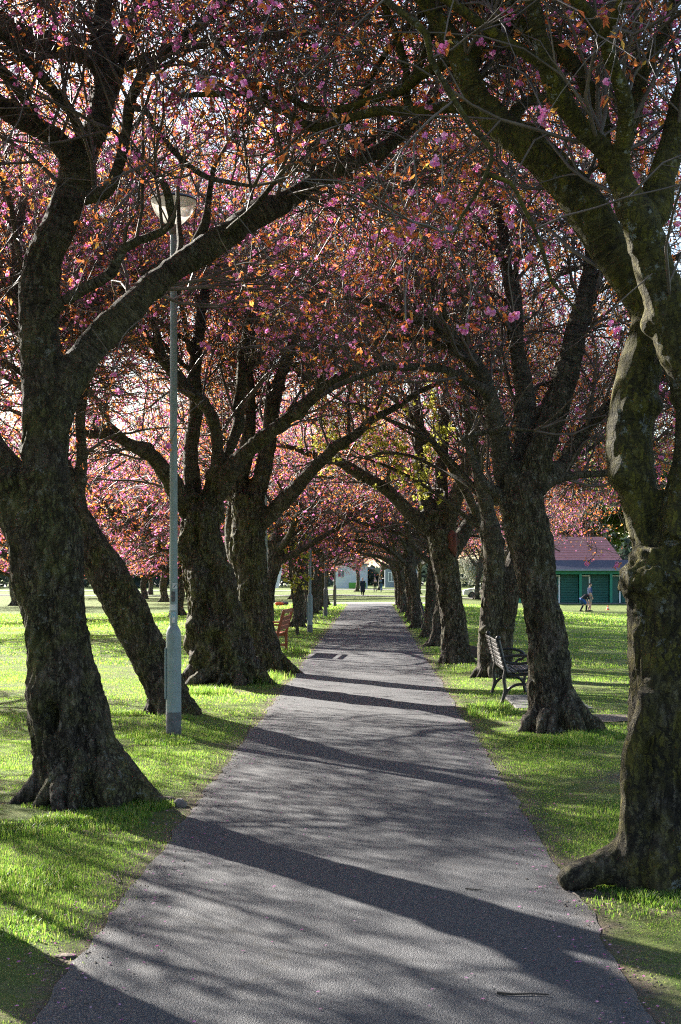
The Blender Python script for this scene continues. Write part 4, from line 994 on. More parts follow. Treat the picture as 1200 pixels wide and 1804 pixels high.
def grass_blades(n, x0, x1, y0, y1, h, w, rng, clump=None, dens=None, lean=.5):
    x = rng.uniform(x0, x1, n); y = rng.uniform(y0, y1, n)
    if clump is not None: x, y = clump
    n = len(x)
    P = np.stack([x, y, np.zeros(n)], 1)
    a = vnoise(P * 1.15 + 9); b = vnoise(P * 4.1)
    edge = np.abs(x + .11) - 1.265 - .05 * (1 + vnoise(P * 2.3)) 
    keep = (edge > rng.uniform(-.12, .25, n))
    if clump is None: keep &= (a + .45 * b + rng.uniform(-.35, .35, n) > -.62)
    hh = h * np.clip(1 + .75 * a + .45 * b, .65, 2) * rng.uniform(.55, 1.25, n)
    x, y, hh, P = x[keep], y[keep], hh[keep], P[keep]; n = len(x)
    z = ground_z(x, y) - .004
    az = rng.uniform(0, 2 * np.pi, n); d = np.stack([np.cos(az), np.sin(az), 0 * az], 1); sd = np.stack([-d[:, 1], d[:, 0], 0 * az], 1)
    L = rng.uniform(.15, 1, n)[:, None] * lean * hh[:, None]; ww = (w * rng.uniform(.6, 1.3, n))[:, None]
    p = np.stack([x, y, z], 1); up = np.array([[0, 0, 1.]]); hh = hh[:, None]
    V = np.stack([p - sd * ww / 2, p + sd * ww / 2, p + sd * ww * .38 + d * L * .35 + up * hh * .6, p - sd * ww * .38 + d * L * .35 + up * hh * .6, p + d * L + up * hh * .95], 1).reshape(-1, 3)
    i = (np.arange(n) * 5)[:, None]
    return V, i + np.array([[0, 1, 2, 3]]), i + np.array([[3, 2, 4]])
rg = np.random.RandomState(77)
batches = []
for s in (-1, 1):
    def rx(a, b): return (min(s * a, s * b), max(s * a, s * b))
    batches.append(grass_blades(110000, *rx(1.05, 3.3), 4.6, 9.5, .017, .0034, rg))
    batches.append(grass_blades(125000, *rx(1.05, 5.0), 9.5, 16, .018, .0046, rg))
    batches.append(grass_blades(95000, *rx(1.05, 8.0), 16, 27, .022, .0075, rg))
    batches.append(grass_blades(70000, *rx(1.05, 14.0), 27, 50, .032, .016, rg))
    batches.append(grass_blades(36000, *rx(1.05, 24.0), 50, 84, .055, .04, rg))
def tuft(cx, cy, r, n, h, squash=1.0):
    h *= .72; r *= 1.1
    a = rg.uniform(0, 2 * np.pi, n); q = np.sqrt(rg.uniform(0, 1, n)) * r
    batches.append(grass_blades(n, 0, 1, 0, 1, h, .0065, rg, clump=(cx + np.cos(a) * q, cy + np.sin(a) * q * squash), lean=.85))
def tuftp(px_, py_, r, n, h):
    Y = CH * F / (py_ - CY); tuft((px_ - CX) / F * Y, Y, r, n, h)
for a in ((250, 1425, .2, 900, .13), (215, 1440, .22, 800, .11), (285, 1420, .12, 400, .10), (120, 1450, .25, 900, .09), (40, 1470, .3, 900, .08), (180, 1455, .3, 900, .08),
          (1130, 1580, .16, 500, .09), (1190, 1590, .2, 700, .09), (1015, 1560, .08, 250, .07), (1100, 1600, .25, 700, .06),
          (285, 1312, .3, 900, .09), (240, 1305, .2, 500, .09), (320, 1312, .15, 400, .08), (205, 1258, .25, 600, .12), (235, 1262, .25, 500, .10),
          (870, 1262, .3, 900, .16), (850, 1250, .25, 600, .13), (900, 1268, .25, 500, .08), (1010, 1312, .4, 1100, .13), (1060, 1300, .35, 900, .12), (960, 1318, .3, 600, .09), (1085, 1285, .3, 600, .1),
          (480, 1195, .5, 900, .16), (455, 1205, .35, 700, .15), (500, 1180, .3, 500, .13), (370, 1222, .35, 700, .12), (345, 1225, .2, 400, .1),
          (830, 1180, .4, 500, .1), (800, 1185, .3, 400, .08), (540, 1150, .5, 700, .14), (1165, 1560, 0.14, 500, 0.07), (1140, 1575, 0.1, 300, 0.07), (1050, 1562, .12, 420, .06), (1012, 1556, .08, 300, .06), (1075, 1565, 0.12, 350, 0.05), (995, 1552, 0.06, 200, 0.04), (90, 1425, 0.2, 500, 0.06), (150, 1428, 0.2, 500, 0.06), (235, 1418, 0.15, 500, 0.09), (940, 1306, 0.2, 500, 0.08), (1040, 1305, 0.2, 500, 0.1), (300, 1270, 0.25, 500, 0.07), (30, 1560, .3, 800, .06), (60, 1640, .25, 600, .06)): tuftp(*a)
Vs, Q, T, n = [], [], [], 0
for v, q, t in batches: Vs.append(v); Q.append(q + n); T.append(t + n); n += len(v)
tag(link('grass', mesh_np('grass', np.concatenate(Vs), [np.concatenate(Q), np.concatenate(T)], MT['grass'])), 'short patchy sunlit grass on both sides of the path', None, None, 'stuff')

# crumbs of soil, dead leaves and petals along the path edges
def litter():
    rng = np.random.RandomState(5); n = 2600
    y = 5 + 22 * rng.rand(n) ** 1.5; s = rng.choice([-1, 1], n); x = -.11 + s * (1.265 + rng.normal(.05, .14, n)); mid = rng.rand(n) < .2
    x = np.where(mid, rng.uniform(-1.2, 1.2, n), x)
    r = rng.uniform(.003, .009, n) * np.where(mid, .5, 1.)
    base = np.array([[1, 0, 0], [0, 1, 0], [-1, 0, 0], [0, -1, 0], [0, 0, .7], [0, 0, -.5]], float)
    V = base[None] * r[:, None, None] * rng.uniform(.5, 1.6, (n, 1, 3)) * rng.uniform(.7, 1.2, (n, 6, 1))
    V += np.stack([x, y, ground_z(x, y) + .008], 1)[:, None]
    i = (np.arange(n) * 6)[:, None]
    f = np.array([[0, 1, 4], [1, 2, 4], [2, 3, 4], [3, 0, 4], [1, 0, 5], [2, 1, 5], [3, 2, 5], [0, 3, 5]])
    tag(link('leaf_litter', mesh_np('leaf_litter', V.reshape(-1, 3), [(i[:, :, None] + f[None]).reshape(-1, 3)], MT['soil'])), 'crumbs of soil and dead leaves along the path edges', None, None, 'stuff')
    n = 1500; y = 5 + 30 * rng.rand(n) ** 1.4; x = np.where(rng.rand(n) < .7, -.11 + rng.choice([-1, 1], n) * (1.2 + rng.normal(0, .16, n)), rng.uniform(-2.4, 2.2, n))
    c = np.stack([x, y, ground_z(x, y) + .014], 1); a = rng.uniform(0, 6.28, n); r = rng.uniform(.007, .013, n)[:, None]
    d = np.stack([np.cos(a), np.sin(a), .15 * np.ones(n)], 1); e = np.stack([-np.sin(a), np.cos(a), .1 * np.ones(n)], 1)
    V = np.stack([c - d * r, c + e * r * .7, c + d * r, c - e * r * .7], 1).reshape(-1, 3)
    tag(link('fallen_petals', mesh_np('fallen_petals', V, [(np.arange(n) * 4)[:, None] + np.arange(4)], MT['blossom'])), 'scattered pink petals fallen on path and turf', None, None, 'stuff')
litter()

# stones, sticks, soil patches, concrete pad
def lump(name, px_, py_, size, label, cat, m, seed, group=None):
    Y = CH * F / (py_ - CY); x = (px_ - CX) / F * Y
    b = MB().sphere((0, 0, 0), 1.0, 22); V = np.concatenate(b.V)
    V = V * (1 + .28 * vnoise(V * 1.3 + seed)[:, None] + .1 * vnoise(V * 4 + seed)[:, None]) * np.array(size)
    b.V = [V]
    o = b.build(name, m, None, (x, Y, gz(x, Y) + size[2] * .35), True); return tag(o, label, cat, group)
lump('stone', 318, 1421, (.055, .05, .045), 'small grey stone at the path edge by the knot-holed trunk', 'stone', MT['stone'], 2)
lump('stone', 290, 1412, (.075, .06, .03), 'flat brown stone half sunk in the turf by the knot-holed trunk', 'stone', MT['soil'], 5)
lump('stone', 118, 1686, (.05, .04, .012), 'dark flat stone in the worn turf near the path corner', 'stone', MT['soil'], 8)
lump('tree_stump', 832, 1160, (.17, .16, .17), 'low broken dark stump behind the pale lichened tree', 'stump', MT['stick'], 12)
def stick(pts, r, label):
    P = []
    for a, b_ in pts:
        Y = CH * F / (b_ - CY); x = (a - CX) / F * Y; P.append((x, Y, gz(x, Y) + .006 + r, r))
    S = spline(P, .03); S[:, 3] *= np.linspace(1, .5, len(S)); S[:, 2] += .006 * vnoise(S[:, :3] * 9)
    b = MB().tube(S[:, :3], S[:, 3], 7); tag(b.build('fallen_stick', MT['stick'], None, None, True), label, 'stick', None)
stick([(876, 1754), (905, 1757), (935, 1756), (968, 1758)], .006, 'dark thin stick lying on the asphalt in front')
stick([(820, 1569), (850, 1571)], .004, 'short twig lying on the asphalt shadow')
stick([(1010, 1577), (1024, 1588)], .006, 'pale short stick at the path edge by the swollen graft tree')
stick([(196, 1545), (212, 1558), (206, 1540)], .004, 'small bent twig lying in the worn turf')
stick([(1080, 1548), (1105, 1558), (1120, 1560)], .006, 'brown stick among the roots of the swollen graft tree')
stick([(80, 1690), (100, 1702), (118, 1706)], .006, 'dark stick in the bare soil near the path corner')
def patch(name, cx, cy, rx_, ry_, m, dz, seed, label=None):
    n = 40; a = np.arange(n) / n * 2 * np.pi; V = []
    for k in (1, .6, .25):
        rr = k * (1 + .22 * vnoise(np.stack([np.cos(a) * 1.5 + seed, np.sin(a) * 1.5, 0 * a], 1)))
        x = cx + np.cos(a) * rr * rx_; y = cy + np.sin(a) * rr * ry_; V.append(np.stack([x, y, ground_z(x, y) + dz + .004 * (1 - k)], 1))
    V.append(np.array([[cx, cy, gz(cx, cy) + dz + .004]]))
    q = []; t = []
    for k in range(2):
        for i in range(n): q.append((k * n + i, k * n + (i + 1) % n, (k + 1) * n + (i + 1) % n, (k + 1) * n + i))
    for i in range(n): t.append((2 * n + i, 2 * n + (i + 1) % n, 3 * n))
    return tag(link(name, mesh_np(name, np.concatenate(V), [np.array(q), np.array(t)], m, True)), kind='structure')
patch('bare_soil_ground', 2.75, 17.2, .95, .33, MT['soil'], .010, 3)
b = MB().box((0, 0, 0), (1.0, 2.0, .10), 0, .012); pad = b.build('concrete_slab_ground', MT['concrete'], None, (2.38, 19.4, .008)); tag(pad, kind='structure')

# ------------------------------------------------------------------ lamp posts
def make_lamp(x, y, label, pole_m='pole', stickers=True, H=5.75, rz=0.):
    r = thing('lamp_post', label, 'lamp post', (x, y, gz(x, y) - .02), rz, 'lamp posts along the path')
    M_ = MT[pole_m]
    MB().lathe([(.083, .26), (.083, 1.07), (.081, 1.11), (.072, 1.15), (.058, 1.175), (.05, 1.19), (.046, 1.2)], 28).build('base_column', M_, r, None, True)
    MB().lathe([(.084, 0), (.085, .258), (.083, .262)], 28).build('foot_sleeve', MT['polebase'], r, None, True)
    MB().lathe([(.044, 1.19), (.041, 3.5), (.037, H - .28)], 20).build('pole', M_, r, None, True)
    d = MB().box((-.082, -.01, .68), (.022, .085, .56), 0, .006).build('access_door', M_, r)
    MB().lathe([(.006, 0), (.006, .008)], 8).build('lock', MT['polegrey'], d, (-.093, -.01, .68))
    MB().lathe([(.046, H - .30), (.062, H - .27), (.064, H - .22), (.055, H - .2)], 24).build('collar', MT['polegrey'], r, None, True)
    MB().lathe([(.05, H - .20), (.09, H - .185), (.15, H - .13), (.205, H - .06), (.238, H + .02), (.245, H + .06), (.235, H + .065)], 32).build('lamp_bowl', MT['lampglass'], r, None, True)
    MB().lathe([(.25, H + .06), (.255, H + .07), (.24, H + .09), (.15, H + .12), (.06, H + .14), (.02, H + .145)], 32).build('lamp_cap', MT['blackpaint'], r, None, True)
    if stickers:
        def st(z0, z1, a0, a1, m, rad=.0455):
            n = 8; V = []; 
            for k in range(n + 1):
                a = R(a0 + (a1 - a0) * k / n); V += [(rad * math.cos(a), rad * math.sin(a), z0), (rad * math.cos(a), rad * math.sin(a), z1)]
            b_ = MB(); b_.add(V, [(2 * k, 2 * k + 2, 2 * k + 3, 2 * k + 1) for k in range(n)]); return b_.build('sticker', MT[m], r)
        s0 = st(1.60, 1.66, 262, 325, 'stickerw', .0452)
        b_ = MB(); 
        for (u0, v0, u1, v1) in ((275, 1.61, 318, 1.65), (285, 1.612, 300, 1.64)):
            P = [(.0462 * math.cos(R(u0 + (u1 - u0) * t)), .0462 * math.sin(R(u0 + (u1 - u0) * t)), v0 + (v1 - v0) * t) for t in np.linspace(0, 1, 6)]; b_.tube(P, .0022, 5)
        b_.build('sticker_mark', MT['blackpaint'], s0)
        st(1.46, 1.57, 245, 300, 'stickerd', .0454); st(1.365, 1.43, 220, 320, 'stickerw', .0456); s1 = st(1.285, 1.345, 240, 310, 'stickerb', .0456); st(1.23, 1.29, 250, 300, 'stickerw', .0458)
        P = [(.0464 * math.cos(R(275 + 20 * math.cos(t))), .0464 * math.sin(R(275 + 20 * math.cos(t))), 1.315 + .017 * math.sin(t)) for t in np.linspace(0, 6.28, 17)]
        MB().tube(P, .002, 5).build('sticker_mark', MT['stickerw'], s1)
        a = R(285); MB().lathe([(.018, 0), (.018, .002)], 10).build('scuff_patch', MT['stickerw'], r, (0, 0, 0)).location = (0, 0, 0)
    return r
lamp0 = make_lamp((306 - CX) / F * 15.45, 15.45, 'nearest lamp post, grey-green, with stickers and a pale bowl lantern')
for o in list(lamp0.children):
    if o.name.startswith('scuff'): bpy.data.objects.remove(o)
for (ppx, y, lab) in ((468, 31.0, 'pale lamp post half hidden behind the flared green trunk'), (546, 42.7, 'grey-green lamp post beside the lime-leaved sapling'), ):
    c = copy_tree(lamp0); x = (ppx - CX) / F * y; c.location = (x, y, gz(x, y) - .02); c['label'] = lab
    for s in list(c.children):
        if s.name.startswith('sticker'):
            for g in list(s.children): bpy.data.objects.remove(g)
            bpy.data.objects.remove(s)
g0 = None
for (ppx, y, lab) in ((573.5, 59, 'weathered grey-brown post, third upright beyond the sapling'), (590, 76, 'farthest slim grey post before the path end on the lamp side')):
    x = (ppx - CX) / F * y
    if g0 is None: g0 = make_lamp(x, y, lab, 'polegrey', False); c = g0
    else: c = copy_tree(g0); c.location = (x, y, gz(x, y) - .02); c['label'] = lab

# ------------------------------------------------------------------ benches
def iron_bench(name, label, loc, rz, group=None):
    """park bench, faces +x, length along y"""
    r = thing(name, label, 'bench', loc, rz, group)
    Lh = .86
    for sy in (-1, 1):
        y = sy * (Lh - .05)
        b_ = MB(); w = .03
        def bar(P, rr):
            S = spline([(p[0], y, p[1], rr) for p in P], .02); b_.tube(S[:, :3], S[:, 3], 8)
        bar([(-.10, .86), (-.085, .80), (-.045, .64), (0, .48), (.03, .40), (.10, .375), (.25, .385), (.42, .39)], .024)        # back stile into seat rail
        bar([(.0, .44), (-.02, .32), (-.005, .18), (-.03, .06), (-.05, .0)], .024)                                            # rear leg
        bar([(.42, .39), (.435, .27), (.42, .14), (.45, .0)], .024)                                                           # front leg
        bar([(-.03, .06), (.03, .17), (.12, .235), (.22, .25), (.32, .235), (.40, .17), (.43, .06)], .02)                       # arch
        bar([(-.05, .60), (.06, .625), (.2, .64), (.34, .62), (.42, .57), (.40, .50), (.34, .485)], .02)                        # arm
        bar([(-.03, .56), (.08, .53), (.22, .53), (.33, .55), (.40, .58)], .017)
        bar([(.05, .39), (.16, .43), (.28, .44), (.36, .50)], .015)
        b_.sphere((-.10, y, .87), .036, 10)
        b_.build('end_frame', MT['blackpaint'], r, None, True)
    for k in range(7):
        t = k / 6; z = .47 + .36 * t; x = -.005 - .10 * t
        for (ya, yb) in ((-Lh, Lh),):
            MB().bar((x - .02, ya, z), (x - .02, yb, z), .018, .042, .004, up=(-.25, 0, 1)).build('back_slat', MT['slatgrey'], r)
    for k in range(6):
        x = .05 + .075 * k; MB().bar((x, -Lh, .415), (x, Lh, .415), .058, .022, .004).build('seat_slat', MT['slatgrey'], r)
    b_ = MB().bar((-.062, 0, .45), (-.145, 0, .84), .03, .012, .003); b_.bar((.02, 0, .398), (.44, 0, .398), .03, .012, .003)
    b_.build('centre_strap', MT['blackpaint'], r)
    return r
iron_bench('park_bench', 'black iron bench with grey slats behind the lichen-spotted tree', (1.80, 19.95, .055), R(0), 'black iron benches')
iron_bench('park_bench', 'far black bench seen end-on among the dark trunks', (1.62, 44.2, gz(1.7, 44)), R(0), 'black iron benches')
def wood_bench(label, loc, rz):
    """faces -x, length along y"""
    r = thing('wooden_bench', label, 'bench', loc, rz); m = MT['wood']; Lh = .9
    for sy in (-1, 1):
        y = sy * (Lh - .04)
        MB().bar((.0, y, 0), (.0, y, .46), .065, .065, .006).build('rear_leg', m, r)
        MB().bar((.0, y, .45), (.14, y, .98), .065, .06, .006, up=(0, 1, 0)).build('back_post', m, r)
        MB().bar((-.50, y, 0), (-.50, y, .63), .065, .065, .006).build('front_leg', m, r)
        b_ = MB(); S = spline([(.06, y, .66, .03), (-.2, y, .665, .03), (-.45, y, .665, .03), (-.58, y, .63, .025)], .03)
        b_.bar((.06, y, .662), (-.5, y, .665), .075, .04, .006); b_.bar((-.5, y, .665), (-.58, y, .635), .075, .035, .006)
        b_.build('arm_rest', m, r)
        MB().bar((-.5, y, .40), (.02, y, .38), .05, .07, .005).build('seat_rail', m, r); MB().bar((-.5, y, .14), (.0, y, .14), .045, .05, .005).build('stretcher', m, r)
    for k in range(5): MB().bar((-.52 + .115 * k, -Lh, .445), (-.52 + .115 * k, Lh, .445), .095, .025, .005).build('seat_slat', m, r)
    MB().bar((.13, -Lh, .95), (.13, Lh, .95), .035, .09, .008).build('top_rail', m, r)
    for k in range(3): MB().bar((.045 + .027 * k, -Lh,   .58 + .105 * k), (.045 + .027 * k, Lh, .58 + .105 * k), .022, .103, .005, up=(.25, 0, 1)).build('back_slat', m, r)
    return r
wood_bench('red-brown wooden bench facing the field beyond the flared green trunk', (-2.02, 32.0, gz(-2.02, 32.0)), R(-3))

# ------------------------------------------------------------------ sports pavilion
def pavilion():
    Y = 110.0; z0 = gz(16, Y); sx = Y / F
    X = lambda p: (p - CX) * sx
    r = thing('pavilion', 'green slatted sports pavilion with red hipped roof and white door frames', 'pavilion', (0, 0, 0))
    posts = [915, 969, 1022.7, 1076.6, 1131, 1185]
    xl, xr = X(posts[0]), X(posts[-1]); D = 8.0; Hw = 2.55
    MB().box(((xl + xr) / 2, Y + 1.5 + D / 2, z0 + Hw / 2), (xr - xl + .3, D, Hw)).build('wall', MT['green'], r)
    MB().box(((xl + xr) / 2, Y + .05, z0 + Hw - .11), (xr - xl + .5, .16, .26), 0, .01).build('header_beam', MT['greenlite'], r)
    MB().box(((xl + xr) / 2, Y + .65, z0 + .03), (xr - xl + .6, 1.7, .1), 0, .01).build('plinth', MT['concrete'], r)
    for p in posts:
        MB().box((X(p), Y + .02, z0 + Hw / 2), (.20, .16, Hw - .2), 0, .012).build('post', MT['greenlite'], r)
    for p in posts[:-1]:
        a, c = X(p) + .10, X(p + 54) - .10
        # roller shutter: a wall of narrow horizontal slats
        s0 = X(p + 21) + .05; b_ = MB(); n = 16
        for k in range(n): b_.box(((s0 + c) / 2, Y + .92, z0 + .12 + (k + .5) * (Hw - .5) / n), (c - s0, .05, (Hw - .5) / n * .86), 0, .012)
        b_.build('shutter', MT['green'], r)
        MB().box(((s0 + c) / 2, Y + 1.2, z0 + Hw / 2), (c - s0 + .1, .5, Hw - .05)).build('shutter_back', MT['door'], r)
        dl, dr = a, X(p + 20)
        f = MB(); f.box((dr - .05, Y + .88, z0 + 1.08), (.12, .1, 2.1), 0, .008); f.box(((dl + dr) / 2 - .03, Y + .88, z0 + 2.19), (dr - dl + .06, .1, .10), 0, .008)
        f.build('door_frame', MT['white'], r)
        d = MB().box(((dl + dr) / 2 - .06, Y + .95, z0 + 1.08), (dr - dl - .14, .05, 2.06), 0, .006).build('door', MT['door'], r)
        MB().bar((dr - .22, Y + .90, z0 + 1.02), (dr - .22, Y + .90, z0 + 1.14), .03, .03).build('handle', MT['polegrey'], d)
    def hip(name, m, x0, x1, ya, yb, zz0, X0, X1, YA, YB, zz1):
        V = [(x0, ya, zz0), (x1, ya, zz0), (x1, yb, zz0), (x0, yb, zz0), (X0, YA, zz1), (X1, YA, zz1), (X1, YB, zz1), (X0, YB, zz1)]
        b_ = MB(); b_.add(V, [(0, 1, 5, 4), (1, 2, 6, 5), (2, 3, 7, 6), (3, 0, 4, 7), (4, 5, 6, 7), (3, 2, 1, 0)]); return b_.build(name, m, r)
    e = .6; ya, yb = Y - .5, Y + 1.5 + D + .6
    MB().box(((xl + xr) / 2, Y - .52, z0 + Hw + .08), (xr - xl + 2 * e + .3, .14, .13), 0, .01).build('gutter', MT['greywall'], r)
    hip('lower_roof', MT['slate'], xl - e, xr + e, ya, yb, z0 + Hw + .06, xl + .4, xr - .4, ya + 1.6, yb - 1.6, z0 + Hw + .88)
    Rx0, Rx1 = X(925), X(1101)
    b_ = hip('upper_roof', MT['redroof'], Rx0, Rx1, ya + 1.55, yb - 1.55, z0 + Hw + .86, Rx0 + 1.1, X(1080), ya + 4.3, yb - 4.3, z0 + Hw + 2.75)
    c = MB()
    for k in range(1, 9):
        t = k / 9.5; c.bar((Rx0 + 1.1 * t, ya + 1.55 + 2.75 * t - .01, z0 + Hw + .86 + 1.89 * t + .012), (Rx1 + (X(1080) - Rx1) * t, ya + 1.55 + 2.75 * t - .01, z0 + Hw + .86 + 1.89 * t + .012), .03, .03, 0)
    c.build('tile_course', MT['redroof'], b_)
    return r
pavilion()

def house(name, label, cat, x, y, w, d, h, m, wins, roof=None, rz=0.0, band=None):
    z = gz(x, y) - .1; r = thing(name, label, cat, (x, y, z), rz)
    MB().box((0, d / 2, h / 2), (w, d, h)).build('wall', MT[m], r)
    MB().box((0, d / 2, h + .12), (w + .5, d + .5, .24), 0, .03).build('roof', MT[roof or 'slate'], r)
    for (wx, wz, ww, wh) in wins:
        f = MB(); 
        for (cx, cz, a, b_) in ((0, wh / 2 + .04, ww + .16, .08), (0, -wh / 2 - .04, ww + .16, .08), (-ww / 2 - .04, 0, .08, wh), (ww / 2 + .04, 0, .08, wh), (0, 0, .06, wh)): f.box((wx + cx, -.03, wz + cz), (a, .1, b_))
        q = f.build('window', MT['white'], r); MB().box((wx, -.012, wz), (ww, .02, wh)).build('pane', MT['glass'], q)
    if band: MB().box((band[0], -.05, band[1]), (band[2], .12, band[3])).build('green_panel', MT['greenpanel'], r)
    return r
MT['greenpanel'] = m_simple('bright_green_panel', (.12, .36, .05), (.10, .30, .04), 2, .6)
house('site_cabin', 'pale blue-white cabin with a green lower band beyond the path end', 'cabin', -2.9, 200, 4.6, 5, 3.4, 'palewall', [(-1.4, 2.2, .9, .9)], 'greywall', 0, (.9, .55, 2.4, .8))
house('pale_house', 'low pale building glimpsed under the blossom behind the backpack walkers', 'building', 4.6, 214, 5.2, 6, 3.3, 'greywall', [(-1.6, 1.7, .9, 1.3), (0, 1.7, .9, 1.3), (1.6, 1.7, .9, 1.3)])
house('pale_outbuilding', 'pale grey outbuilding between the pavilion and the white car', 'building', 10.5, 112, .9, 4, 2.4, 'palewall', [(.0, 1.4, .5, .6)])

# car parked beyond the field
def car(label, loc, rz):
    r = thing('parked_car', label, 'car', loc, rz); L, Wd = 4.2, 1.72
    prof = [(-2.1, .35), (-2.1, .62), (-2.0, .78), (-1.55, .88), (-1.05, .95), (-.45, 1.40), (.2, 1.47), (1.1, 1.42), (1.75, 1.05), (2.02, .95), (2.1, .6), (2.05, .32)]
    MB().prism(prof, (0, Wd, 0)).build('body', MT['carpaint'], r)
    for sy in (-1, 1):
        y = sy * (Wd / 2 + .006)
        MB().prism([(-.92, .95), (-.42, 1.33), (.18, 1.39), (.22, .95)], (0, .012, 0), (0, y, 0)).build('side_window', MT['glass'], r)
        MB().prism([(.30, .95), (.27, 1.39), (1.02, 1.35), (1.5, 1.0)], (0, .012, 0), (0, y, 0)).build('side_window', MT['glass'], r)
        MB().bar((.0, y, .86), (.16, y, .86), .03, .03).build('door_handle', MT['polegrey'], r)
        for x in (-1.35, 1.3):
            w = MB(); P = [(x, sy * (Wd / 2 - .2), .31), (x, sy * (Wd / 2 + .02), .31)]; w.tube(P, .31, 20); tq = w.build('wheel', MT['rubber'], r, None, True)
            MB().tube([(x, sy * (Wd / 2), .31), (x, sy * (Wd / 2 + .035), .31)], .19, 16).build('rim', MT['polegrey'], tq)
    MB().bar((-1.04, 0, .99), (-.50, 0, 1.385), 1.45, .012).build('windscreen', MT['glass'], r)
    for sy in (-1, 1): MB().sphere((-2.02, sy * .62, .68), (.1, .18, .09), 10).build('headlight', MT['white'], r, None, True)
    return r
car('white hatchback parked beyond the field behind the small white-flowering tree', (10.6, 132, gz(10.6, 132)), R(0))

# feather flag far across the field
def flag(label, x, y, s):
    r = thing('feather_flag', label, 'flag', (x, y, gz(x, y)), 0)
    MB().tube([(0, 0, 0), (.02, 0, 2.0), (.10, 0, 3.4), (.35, 0, 4.0)], .025, 6).build('pole', MT['polegrey'], r)
    out = [(0.0, .9), (.55, 1.0), (.75, 2.0), (.85, 3.0), (.7, 3.8), (.35, 4.0), (.10, 3.4), (.02, 2.0)]
    c = MB().prism(out, (0, .02, 0)).build('banner', MT['white'], r)
    b_ = MB()
    for (u, v, w, h) in ((.40, 3.2, .42, .14), (.28, 2.95, .10, .35), (.60, 2.75, .12, .35), (.40, 2.45, .38, .12), (.42, 2.1, .3, .3)): b_.box((u, -.015, v), (w, .01, h), 0)
    b_.build('lettering', MT['stickerd'], c)
    return r
flag('white feather flag with dark lettering beyond the far field edge', -6.9, 97, 1)

def cone(x, y, label):
    r = thing('marker_cone', label, 'cone', (x, y, gz(x, y)))
    MB().lathe([(.16, 0), (.16, .02), (.10, .03), (.05, .2), (.03, .3), (.02, .3)], 16).build('cone_body', MT['orange'], r, None, True)
    MB().lathe([(.075, .12), (.062, .17)], 16).build('stripe', MT['white'], r, (0, 0, .0))
cone((1071 - CX) / F * 92, 92, 'small orange cone on the sports field near the two players')
# ------------------------------------------------------------------ people
def capsules(chains, voxel, infl=0.0, spheres=()):
    Vs, Fq, Ft, n = [], [], [], 0
    for C in chains:
        S = spline([(*p, r + infl) for p, r in C], .03)
        # round the ends
        V, q, t = tubes(S[None, :, :3], S[None, :, 3], 12, caps=True); Vs.append(V); Fq.append(q + n); Ft.append(t + n); n += len(V)
        for e in (S[0], S[-1]):
            b_ = MB().sphere(e[:3], e[3] * .98, 12); V = np.concatenate(b_.V); Vs.append(V); f = np.array(b_.Fc); Fq.append(f + n); n += len(V)
    for c, rr in spheres:
        b_ = MB().sphere(c, np.array(rr) + infl, 16); V = np.concatenate(b_.V); Vs.append(V); f = np.array(b_.Fc); Fq.append(f + n); n += len(V)
    return remesh(np.concatenate(Vs), [np.concatenate(Fq), np.concatenate(Ft) if Ft else np.zeros((0, 3), int)], voxel, 2)

